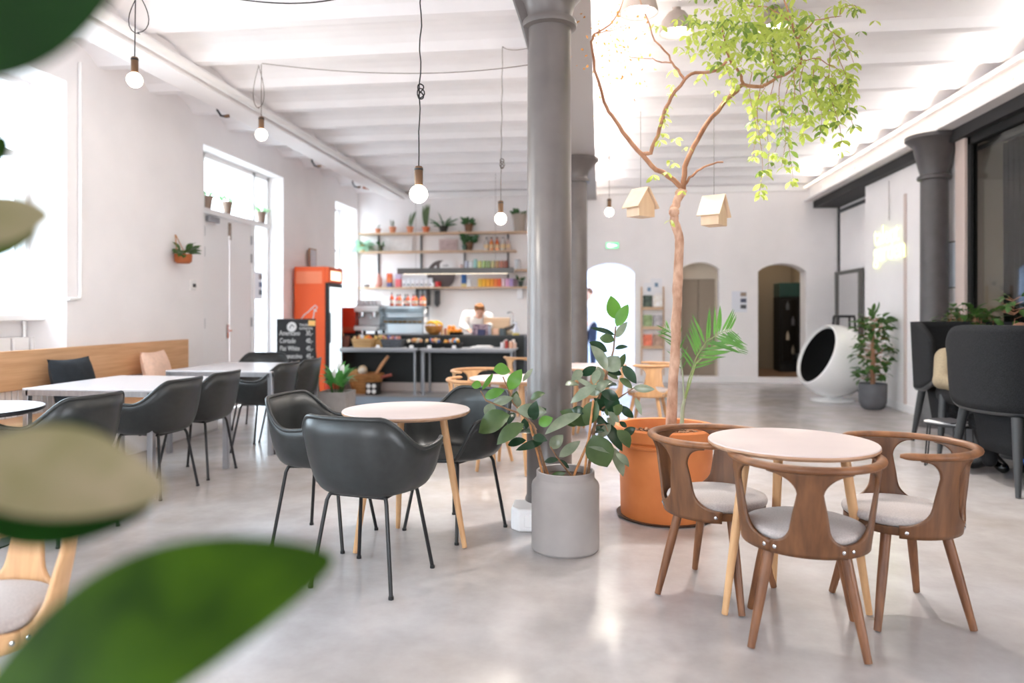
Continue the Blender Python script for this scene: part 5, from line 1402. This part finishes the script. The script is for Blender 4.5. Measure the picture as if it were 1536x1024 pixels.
def wire(label, pts, r=.003, m=M_cordthin):
    P = [at_d(*p) for p in pts]
    Q_ = []
    for k in range(33):
        q = k/32; a, b, c = P
        # parabola through three points
        Q_.append(a*(2*(q-.5)*(q-1))+b*(-4*q*(q-1))+c*(2*q*(q-.5)))
    o = MB().tube(Q_, r, 6).build('cable', m, smooth=180); return tag(o, label, 'cable')
wire('thin slack cable swagged below the ceiling from the second bulb to the column', [(393,95,6.2),(600,110,5.6),(800,96,5.1)])
wire('short dark cable sagging at the top edge of the photo', [(330,-6,4.6),(440,5,4.6),(530,-8,4.6)], .004, M_cord)
wire('short thin cable from the fourth bulb cord to the column', [(754,70,6.1),(770,75,5.6),(800,70,5.1)], .0025)

# ---- dome lamps lighting the tree
def dome(label, u, v, d, r):
    c = at_d(u, v, d)
    t = thing('dome_pendant', label, 'lamp', c, 0, 'concrete dome lamps above the tree')
    MB().lathe([(r,0),(r*1.0,.02),(r*.86,.09),(r*.5,.15),(.03,.17),(.03,.2),(.0,.2)], 40).lathe([(r*.97,.002),(r*.83,.085),(r*.47,.14),(0,.15)], 40).build('shade', mat('pale lamp concrete', (160,148,142), .8), t, smooth=60)
    MB().lathe([(0,.02),(r*.55,.02),(r*.5,.06),(0,.06)], 30).build('lamp_face', mat('lit lamp face', (255,250,240), .3, emit=12), t)
    MB().tube([(0,0,.2),(0,0,ZS+.08-c.z)], .004, 6).build('cord', M_cordthin, t)
    L = bpy.data.lights.new('dome_light', 'SPOT'); L.energy = 70 if u < 1100 else 260; L.spot_size = 2.1; L.spot_blend = .7; L.color = (1,.95,.9); L.shadow_soft_size = .07
    lo = bpy.data.objects.new('dome_light', L); COL.objects.link(lo); lo.location = c+Vector((0,0,-.01))
dome('large dome lamp at the top edge right of the grey beam', 958, 20, 4.9, .13)
dome('dome lamp just right of the first, above the bare tree limbs', 1015, 50, 5.3, .125)
dome('dome lamp half hidden in the tree foliage', 1160, 44, 5.6, .125)
# LED uplights on top of the beams
for x0, x1, lab in ((3.53,3.5595,'strip of warm uplights along the right beam'),(-.1,-.065,'strip of warm uplights along the grey middle beam')):
    o = MB().box(x0, x1, -3, YB-.1, 3.425 if x0 > 1 else 3.34, 3.4395 if x0 > 1 else 3.35).build('led_strip', M_ledsoft if x0 > 1 else M_led); tag(o, lab, 'light')
    A_ = bpy.data.lights.new('uplight', 'AREA'); A_.shape = 'RECTANGLE'; A_.size = .06; A_.size_y = 12; A_.energy = 36 if x0 > 1 else 50; A_.color = (1,.95,.9)
    lo = bpy.data.objects.new('uplight', A_); COL.objects.link(lo); lo.location = (3.515 if x0 > 1 else (x0+x1)/2, 6.5, 3.36)
    lo.rotation_euler = (PI, -.8 if x0 > 1 else .5, 0)

LL = bpy.data.lights.new('bar_light', 'AREA'); LL.shape = 'RECTANGLE'; LL.size = 1.8; LL.size_y = .06; LL.energy = 16; LL.color = (1,.94,.86)
lo = bpy.data.objects.new('bar_light', LL); COL.objects.link(lo); lo.location = bpy.data.objects['linear_lamp'].location+Vector((0,0,-.055))
# ---- wall and ceiling fittings
def hook(label, u, v):
    p = on_x(u, v, XL+.55)
    t = thing('track_spot', label, 'lamp', p, 0, 'small dark fittings under the left beam')
    MB().box(-.04,.04,-.03,.03,.03,.06).tube([(0,0,.03),(0,0,-.05),(.04,0,-.11),(.09,0,-.12)], .013, 8).build('arm', M_dkgrey, t)
    MB().tube([(.085,0,-.12),(.13,0,-.115)], .018, 10).build('head', M_brass, t)
    MB().tube([(0,0,.06),(0,0,.17),(-.56,0,.17)], .012, 6).build('bracket', M_white, t)
hook('dark bracket fitting under the left beam above the wall plant', 326, 158)
hook('dark bracket fitting above the right end of the double door', 468, 237)
hook('dark bracket fitting above the orange fridge', 529, 270)
for u, v, lab in ((158,55,'copper coloured valve on the wall top at the upper left corner'),(417,206,'copper coloured valve beside the second bulb on the left wall'),(545,279,'small copper coloured valve near the back left corner')):
    p = on_x(u, v, XL+.3)
    t = thing('valve', lab, 'valve', p, 0, 'copper valves along the left wall')
    MB().tube([(-.31,0,.03),(-.04,0,.02),(.07,0,0)], .022, 8).build('pipe', M_white, t)
    MB().lathe([(0,-.05),(.03,-.05),(.03,.05),(0,.05)], 10, Matrix.Translation((.02,0,0))).lathe([(0,-.06),(.04,-.06),(.04,-.02),(0,-.02)], 10, Matrix.Translation((.09,0,0))).build('body', mat('copper brown', (166,96,58), .5, .4), t)
p = on_x(275, 388, XL+.1)
t = thing('hanging_planter', 'terracotta wall planter hanging on a leather strap between window and door', 'plant', p)
MB().lathe([(0,-.05),(.06,-.05),(.085,-.03),(.09,.03),(.088,.05),(.075,.05),(0,.035)], 24).build('pot', mat('wall terracotta', (176,94,44), .6), t)
MB().tube([(-.09,0,.26),(-.02,-.085,.04)], .005, 5).tube([(-.09,0,.26),(-.02,.085,.04)], .005, 5).build('strap', M_cane, t)
fo = MB()
for i in range(26):
    a = i*2.4; e = Vector((math.cos(a)*.1+.03, math.sin(a)*.13, rnd.uniform(-.06,.1))); b = e*.4+Vector((0,0,.05)); fo.leaf(b, b+e, .06, (.5,-.4,1), n=5)
fo.build('foliage', M_lf_bush, t, smooth=180)
p = on_x(288, 428, XL)
t = thing('wall_switch', 'small white switch plate with a dark button left of the double door', 'switch', p)
MB().box(0,.015,-.055,.055,-.055,.055).build('plate', M_gwhite, t, bevel=.004); MB().box(.015,.03,-.01,.035,-.02,.02).build('button', M_dkgrey, t, bevel=.003)
for u, lab in ((311,'leftmost little potted plant on the ledge above the double door'),(341,'second little potted plant on the ledge above the double door'),(392,'third little potted plant on the ledge above the double door'),(409,'rightmost little potted plant on the ledge above the double door')):
    q = on_x(u, CY, XL-.225)
    pot_plant('potted_plant', lab, (XL-.225, q.y, 2.53), .065, .15, mat('grey brown clay', (140,118,104), .8), leafmat('pale green sprig', (150,186,140), (120,166,110), .5), 'bush', .15, 12, 'pots on the door ledge')  # ledge pots carry a paler green leaf colour
p = on_x(466, 402, XL+.03)
t = thing('picture_frame', 'small wooden framed notice leaning on the wall above the orange fridge', 'picture', (XL+.06, p.y, 1.935))
MB().box(-.012,.012,-.13,.13,0,.32).build('frame', wood('frame wood', (170,130,98), (140,100,70)), t); MB().box(.012,.014,-.11,.11,.02,.3).build('print', cmat((206,206,212)), t)
# exit sign
p = on_y(918.5, 368, YB-.04)
t = thing('exit_sign', 'small green lit exit sign above the left archway', 'sign', p)
MB().box(-.13,.13,-.0,.035,-.07,.07).build('housing', M_gwhite, t, bevel=.004)
MB().box(-.115,.115,-.003,0,-.055,.055).build('face', mat('lit green', (110,206,150), .4, emit=.8), t)
MB().box(-.09,-.03,-.005,-.003,-.035,.035).box(.03,.09,-.005,-.003,-.008,.008).add([(.01,-.005,0),(.04,-.005,-.03),(.04,-.005,.03)],[(0,1,2)]).ball((.0,-.004,.02),.014,(1,.3,1),8).tube([(0,-.005,.01),(-.005,-.005,-.02),(-.025,-.005,-.04)],.007,5).tube([(0,-.005,-.01),(.02,-.005,-.04)],.006,5).build('pictogram', mat('lit white', (245,255,248), .4, emit=1), t)
# leaflet rack
p0 = on_y(979, 525, YB-.06); zt = on_y(979, 430, YB).z
t = thing('magazine_rack', 'narrow pale wood rack of magazines on the back wall beside the tree trunk', 'rack', (p0.x, YB-.005, 0))
a = .185
MB().box(-a-.02,-a,-.05,0,.12,zt).box(a,a+.02,-.05,0,.12,zt).build('side_rail', M_oakh, t)
zz = [on_y(979, v, YB).z for v in (463, 492, 521)]
for z in zz:
    MB().box(-a,a,-.075,0,z-.02,z).box(-a,a,-.078,-.07,z,z+.035).build('shelf', M_oakh, t)
ML = (('dark green cover',(40,56,44)),('cream cover',(236,226,214)),('leafy green cover',(110,130,80)),('grey cover',(150,146,150)),('rust cover',(200,90,60)),('brown print',(150,116,96)))
k = 0
for r, z in enumerate(zz):
    for i in range(2):
        n_, c = ML[k]
        o = MB().box(-.08,.08,-.03,-.02,0,.24).build('magazine', mat('mag %d' % k, c, .5, rgb2=tuple(min(255, x+60) for x in c), scale=14), loc=(p0.x-.09+.18*i, YB-.03, z+.001), smooth=0); o.rotation_euler.x = .05
        tag(o, 'magazine with %s in the %s row of the wall rack' % (n_, ('top','middle','bottom')[r]), 'magazine', 'magazines in the wall rack'); k += 1
for x, z, lab in ((-.06,zt-.06,'left'),(.07,zt+.02,'right')):
    o = MB().box(-.1,.1,-.004,0,-.13,.13).box(-.03,.03,-.006,-.004,-.02,.05,1).build('poster', [cmat((236,236,240)), cmat((120,150,180))], loc=(p0.x+x, YB-.002-(.004 if x > 0 else 0), z), smooth=0); tag(o, lab+' white leaflet pinned at the top of the magazine rack', 'poster')
p = on_y(1109, 451, YB-.004)
t = thing('notice', 'white notice with three dark photos on the back wall between the two right arches', 'notice', p)
MB().box(-.13,.13,0,.004,-.2,.17).build('sheet', cmat((226,228,236)), t, smooth=0)
for i, c in enumerate(((150,130,116),(70,74,96),(64,62,70))): MB().box(.02,.12,-.003,0,.08-.11*i,.15-.11*i).build('photo', cmat(c), t, smooth=0)
# vending cabinet in the hall
x0, x1 = on_y(1171, CY, 14.4).x, on_y(1199, CY, 14.4).x
t = thing('vending_cabinet', 'tall black drinks cabinet with a teal top inside the right archway', 'cabinet', ((x0+x1)/2, 14.4, FL))
a = (x1-x0)/2+.02
MB().box(-a,a,0,.5,0,1.45).build('cabinet', M_blackmat, t, bevel=.01); MB().box(-a,a,-.005,.5,1.45,1.72).build('header', mat('dark teal', (34,72,68), .4), t, bevel=.01)
MB().box(-a+.05,a-.05,-.012,-.005,.2,1.4).build('door_glass', mat('dark glass', (20,20,22), .1), t)
for i, z in enumerate((.35,.62,.9,1.2)): MB().lathe([(0,0),(.03,0),(.03,.1),(.012,.14),(.012,.17),(0,.17)], 10, Matrix.Translation((.05*(-1)**i,-.03,z))).build('bottle_print', cmat(((120,112,100),(190,180,160),(90,90,96),(84,88,92))[i]), t)
o = MB().box(-.16,.16,0,.35,0,.36).build('bin', M_dkgrey, loc=(x1+.1, 14.1, FL), bevel=.01); tag(o, 'low dark bin beside the tall black cabinet in the right archway', 'bin')
# frame leaning in the recess and black stool behind the ball chair
p = on_x(1272, 448, 4.1)
t = thing('mirror', 'tall mirror in a dark grey frame on the wall behind the ball chair', 'mirror', (4.08, p.y, 0))
z0, z1 = on_x(1272, 492, 4.1).z-.15, on_x(1272, 405, 4.1).z
MB().box(0,.05,-.62,-.52,z0,z1).box(0,.05,.52,.62,z0,z1).box(0,.05,-.52,.52,z1-.06,z1).box(0,.05,-.52,.52,z0,z0+.06).build('frame', mat('frame grey', (92,90,86), .5), t, bevel=.004)
MB().box(.02,.03,-.52,.52,z0+.06,z1-.06).build('mirror_glass', mat('mirror glass', (236,236,236), .05, 1), t)
p = at_d(1266, 470, 11.45)
t = thing('bar_stool', 'black framed stool showing above the white ball chair', 'stool', (p.x, p.y, 0))
MB().box(-.13,.13,-.13,.13,1.17,1.21).build('seat', M_black, t, bevel=.01)
for sx_ in (-1,1):
    for sy_ in (-1,1): MB().tube([(.12*sx_,.12*sy_,1.18),(.17*sx_,.17*sy_,.004)], .017, 8).build('leg', M_black, t)
MB().tube([(-.145,-.145,.6),(.145,-.145,.6),(.145,.145,.6),(-.145,.145,.6)], .01, 6, closed=True).build('footrest', M_black, t)
# neon
a = on_x(1311, 372, XR-.03); b = on_x(1357, 372, XR-.03)
t = thing('neon_sign', 'glowing two-line pale yellow neon sign on the right partition', 'sign', (XR-.03, a.y, 0))
Mn = lambda y, z: Matrix.Translation((0, y, z)) @ Euler((PI/2, 0, -PI/2)).to_matrix().to_4x4()
zt1 = on_x(1311, 370, XR).z; zt2 = on_x(1311, 396, XR).z
text_mesh('lettering', [('talent', .37, Mn(0, zt1))], M_neon, t, .004)
text_mesh('lettering', [('garden', .39, Mn(.02, zt2+.02))], M_neon, t, .004)
MB().tube([(.01,-.5,zt1+.3),(.01,-.5,3.0)], .004, 5).build('wire', M_cordthin, t)
p = on_x(1436, 432, XR+.4)
t = thing('picture_frame', 'thin dark picture frame just right of the dark iron column', 'picture', (XR-.012, on_x(1434, CY, XR).y, 0))
zf = on_x(1434, 431, XR).z
MB().tube([(0,.28,zf),(0,-.1,zf),(0,-.1,zf+.5),(0,.28,zf+.5)], .012, 6, closed=True).build('frame', M_black, t)
MB().box(.002,.008,-.1,.28,zf,zf+.5).build('print', cmat((214,220,230)), t, smooth=0)

# ================================================================ people
def figure(name, label, loc, rz, J, clothes, hair, skin=M_skin, vox=.011):
    """J: joint positions in local space; one continuous body with separate clothing and hair"""
    V = {k: Vector(v) for k, v in J.items()}
    t = thing(name, label, 'person', loc, rz)
    def limb(mb, ks, rs): mb.tube([V[k] for k in ks], rs, 12); [mb.ball(V[k], r, n=12) for k, r in zip(ks, rs)]
    b = MB()
    hd = V['head']; fwd_ = V['face'].normalized()
    M = Matrix.Translation(hd) @ fwd_.to_track_quat('-Y', 'Z').to_matrix().to_4x4()
    hb = MB().ball((0,0,.02), .085, (.88,1.05,1.2), 20).ball((0,-.03,-.055), .055, (.9,1,.9), 14)
    hb.tube([(0,-.085,.03),(0,-.108,-.012),(0,-.092,-.022)], [.01,.015,.01], 8).tube([(-.022,-.083,-.05),(0,-.088,-.048),(.022,-.083,-.05)], [.006,.009,.006], 6)
    for s in (-1,1): hb.ball((s*.077,.01,.0), .026, (.4,.8,1.2), 10).ball((s*.03,-.078,.028), .014, n=8)
    hb.xf(M); b.add(hb.v, hb.f)
    b.tube([V['neck'], hd+Vector((0,0,-.06))], [.055,.05], 12)
    limb(b, ['pelvis','waist','chest','neck'], [.13,.12,.14,.06])
    b.tube([V['shl'], V['shr']], [.065,.065], 12)
    for s in 'lr':
        limb(b, ['sh'+s,'el'+s,'wr'+s], [.058,.042,.03])
        limb(b, ['hip'+s,'kn'+s,'an'+s], [.085,.058,.04])
        limb(b, ['an'+s,'to'+s], [.04,.03])
        w = V['wr'+s]; d = (w-V['el'+s]).normalized()
        sd = d.cross(Vector((0,0,1))).normalized() if abs(d.z) < .9 else Vector((1,0,0))
        up = sd.cross(d)
        b.tube([w, w+d*.05, w+d*.09], [.028,.036,.032], 10, flat=(1.1,.6))
        for i, (o_, l_) in enumerate(((-.027,.07),(-.009,.082),(.009,.078),(.026,.06))):
            r0 = w+d*.085+sd*o_; b.tube([r0, r0+d*l_*.5-up*.008, r0+d*l_*.85-up*.03], [.01,.009,.0075], 8)
        sgn = 1 if s == 'l' else -1
        r0 = w+d*.03+sd*sgn*.028; b.tube([r0, r0+d*.03+sd*sgn*.02, r0+d*.06+sd*sgn*.024], [.012,.01,.008], 8)
    b.build('body', skin, t, smooth=0, remesh=vox)
    for nm, m, parts in clothes:
        c = MB()
        for ks, rs in parts:
            c.tube([V[k] for k in ks], rs, 12); [c.ball(V[k], r, n=12) for k, r in zip(ks, rs)]
        c.build(nm, m, t, smooth=0, remesh=.014)
    if hair:
        h = MB().ball((0,.018,.045), .095, (.93,1.02,1.08), 16).ball((0,-.04,.11), .045, (1.3,1,.6), 12)
        for i in range(14):
            a = rnd.uniform(-1.3,1.3); h.ball((.07*math.sin(a),-.02-.05*math.cos(a),.115+rnd.uniform(-.015,.02)), .022, n=8)
        h.xf(M); h.build('hair', hair, t, smooth=0, remesh=.01)
    # eyes
    e = MB()
    for s in (-1,1): e.ball((s*.03,-.089,.027), .0075, n=8)
    e.xf(M); e.build('eye', M_black, t)
    return t
# barista, bending over the bar
pb = on_y(722, CY, YC+.85)
figure('person', 'person in a white sweatshirt bending over the bar, face turned down', (pb.x, YC+.93, 0), PI, {
 'pelvis':(0,0,.86),'waist':(.02,.06,1.02),'chest':(.03,.22,1.14),'neck':(.03,.34,1.21),'head':(-.03,.43,1.26),'face':(-.12,.8,-.42),
 'shl':(-.16,.28,1.17),'shr':(.22,.26,1.2),'ell':(-.2,.34,1.03),'elr':(.27,.3,1.03),'wrl':(-.06,.46,.98),'wrr':(.16,.48,.98),
 'hipl':(-.1,0,.84),'hipr':(.1,0,.84),'knl':(-.11,.02,.46),'knr':(.11,.02,.46),'anl':(-.11,-.02,.08),'anr':(.11,-.02,.08),'tol':(-.12,.12,.035),'tor':(.12,.12,.035)},
 [('sweatshirt', M_shirt, [(['pelvis','waist','chest'],[.15,.15,.165]),(['chest','neck'],[.15,.075]),(['shl','shr'],[.09,.09]),(['shl','ell','wrl'],[.085,.072,.05]),(['shr','elr','wrr'],[.085,.072,.05])]),
  ('trousers', M_trouser, [(['pelvis','waist'],[.148,.13]),(['hipl','knl','anl'],[.105,.08,.062]),(['hipr','knr','anr'],[.105,.08,.062])]),
  ('shoe', M_shoe, [(['anl','tol'],[.05,.042])]),('shoe', M_shoe, [(['anr','tor'],[.05,.042])])], M_hair)
# standing in the far left doorway
pb = on_y(884, CY, 15.4)
figure('person', 'distant person in a patterned white top standing inside the left archway', (pb.x, 15.4, FL), PI-.6, {
 'pelvis':(0,0,.88),'waist':(0,0,1.04),'chest':(0,0,1.24),'neck':(0,0,1.42),'head':(0,.02,1.53),'face':(0,1,-.1),
 'shl':(-.17,0,1.36),'shr':(.17,0,1.36),'ell':(-.2,.02,1.1),'elr':(.2,.02,1.1),'wrl':(-.16,.16,.98),'wrr':(.16,.16,.98),
 'hipl':(-.09,0,.86),'hipr':(.09,0,.86),'knl':(-.1,.02,.47),'knr':(.1,.02,.47),'anl':(-.1,0,.08),'anr':(.1,0,.08),'tol':(-.11,.13,.035),'tor':(.11,.13,.035)},
 [('top', mat('patterned blouse', (236,232,230), .9, rgb2=(190,186,186), scale=26), [(['pelvis','waist','chest'],[.145,.135,.16]),(['shl','shr'],[.08,.08]),(['shl','ell','wrl'],[.075,.06,.045]),(['shr','elr','wrr'],[.075,.06,.045])]),
  ('trousers', mat('dark blue trousers', (36,44,66), .85), [(['pelvis'],[.14]),(['hipl','knl','anl'],[.1,.075,.06]),(['hipr','knr','anr'],[.1,.075,.06])]),
  ('shoe', M_shoe, [(['anl','tol'],[.045,.04])]),('shoe', M_shoe, [(['anr','tor'],[.045,.04])])], M_hairdk)
# seated in the far felt chair
figure('person', 'seated person in a beige sweater and black trousers, mostly hidden by the near felt chair', (3.2, 6.9, 0), PI+.05, {
 'pelvis':(0,0,.58),'waist':(0,.06,.72),'chest':(0,.14,.86),'neck':(-.04,.22,.95),'head':(-.06,.32,1.0),'face':(0,.8,-.6),
 'shl':(-.17,.14,.9),'shr':(.19,.14,.86),'ell':(-.23,.22,.74),'elr':(.28,.26,.67),'wrl':(-.1,.42,.66),'wrr':(.16,.46,.6),
 'hipl':(-.1,.02,.54),'hipr':(.1,.02,.54),'knl':(-.12,.48,.55),'knr':(.17,.5,.56),'anl':(-.14,.72,.1),'anr':(.1,.66,.1),'tol':(-.15,.86,.04),'tor':(.1,.82,.04)},
 [('sweater', M_beige, [(['pelvis','waist','chest'],[.15,.15,.165]),(['chest','neck'],[.15,.08]),(['shl','shr'],[.09,.09]),(['shl','ell','wrl'],[.09,.078,.045]),(['shr','elr','wrr'],[.09,.078,.045])]),
  ('trousers', M_trouser, [(['pelvis'],[.148]),(['hipl','knl','anl'],[.11,.085,.06]),(['hipr','knr','anr'],[.11,.085,.06])]),
  ('shoe', M_shoe, [(['anl','tol'],[.05,.045])]),('shoe', M_shoe, [(['anr','tor'],[.05,.045])])], M_hairdk)
# seated in the near chair: only feet and blue hem show
figure('person', 'seated person hidden in the near felt chair, only black shoes and a blue hem showing', (3.18, 5.74, 0), .1, {
 'pelvis':(0,0,.58),'waist':(0,.0,.74),'chest':(0,.02,.9),'neck':(0,.04,.98),'head':(0,.12,1.04),'face':(0,.8,-.6),
 'shl':(-.17,.02,.93),'shr':(.17,.02,.93),'ell':(-.2,.16,.74),'elr':(.2,.16,.74),'wrl':(-.1,.34,.68),'wrr':(.1,.34,.68),
 'hipl':(-.1,.02,.54),'hipr':(.1,.02,.54),'knl':(-.12,.42,.54),'knr':(.12,.42,.54),'anl':(-.1,.36,.1),'hem':(.14,.22,.17),'anr':(.14,.2,.1),'tol':(-.14,.5,.04),'tor':(.12,.34,.04)},
 [('sweater', M_denim, [(['pelvis','waist','chest'],[.15,.15,.16]),(['shl','shr'],[.08,.08]),(['shl','ell','wrl'],[.08,.065,.045]),(['shr','elr','wrr'],[.08,.065,.045])]),
  ('trousers', M_trouser, [(['pelvis'],[.148]),(['hipl','knl','anl'],[.11,.085,.06]),(['hipr','knr','anr'],[.11,.085,.06])]),('trouser_hem', mat('bright blue denim', (38,92,190), .85), [(['hem','anr'],[.075,.07])]),
  ('shoe', M_shoe, [(['anl','tol'],[.05,.045])]),('shoe', M_shoe, [(['anr','tor'],[.05,.045])])], M_hairdk)

# ================================================================ daylight, camera
wd = bpy.data.worlds.new('sky'); SC.world = wd; wd.use_nodes = True
bg = wd.node_tree.nodes['Background']; bg.inputs[1].default_value = 9.5
wn = wd.node_tree; tc_ = wn.nodes.new('ShaderNodeTexCoord'); sp_ = wn.nodes.new('ShaderNodeSeparateXYZ'); wr_ = wn.nodes.new('ShaderNodeValToRGB')
wr_.color_ramp.elements[0].position = .42; wr_.color_ramp.elements[0].color = (.36,.36,.37,1); wr_.color_ramp.elements[1].position = .56; wr_.color_ramp.elements[1].color = (.87,.935,1,1)
ma_ = wn.nodes.new('ShaderNodeMapRange'); ma_.inputs['From Min'].default_value = -1
wn.links.new(tc_.outputs['Generated'], sp_.inputs[0]); wn.links.new(sp_.outputs['Z'], ma_.inputs['Value']); wn.links.new(ma_.outputs[0], wr_.inputs[0]); wn.links.new(wr_.outputs[0], bg.inputs[0])
def area(name, loc, rot, sx, sy, e, col):
    L = bpy.data.lights.new(name, 'AREA'); L.shape = 'RECTANGLE'; L.size = sx; L.size_y = sy; L.energy = e; L.color = col
    o = bpy.data.objects.new(name, L); COL.objects.link(o); o.location = loc; o.rotation_euler = rot; return o
area('room_light', ((A[0]+A[1])/2, 15.2, 2.9), (0,0,0), 1, 1.5, 60, (.9,.95,1))
area('hall_light', ((Cc[0]+Cc[1])/2, 14.2, 2.75), (0,0,0), .6, .6, 6, (1,.85,.65))
area('meeting_room_light', (5.4, 5, 3.0), (0,0,0), 1.5, 2, 40, (1,.9,.78))

cam = bpy.data.cameras.new('camera'); co = bpy.data.objects.new('camera', cam); COL.objects.link(co)
co.location = (0,0,EYE); co.rotation_euler = (PI/2, 0, YAW)
cam.sensor_width = 36; cam.lens = FPX/1536*36; cam.shift_y = -(512-CY)/1536
cam.clip_start = .05; cam.clip_end = 100
cam.dof.use_dof = True; cam.dof.focus_distance = 3.5; cam.dof.aperture_fstop = 1.4
SC.camera = co
SC.view_settings.view_transform = 'Standard'; SC.view_settings.look = 'None'
SC.view_settings.gamma = 1; SC.view_settings.use_curve_mapping = False
SC.view_settings.exposure = 0.72
SC.cycles.use_denoising = True
SC.cycles.max_bounces = 10; SC.cycles.diffuse_bounces = 6; SC.cycles.transparent_max_bounces = 16
SC.cycles.sample_clamp_indirect = 8; SC.cycles.caustics_reflective = False; SC.cycles.caustics_refractive = False
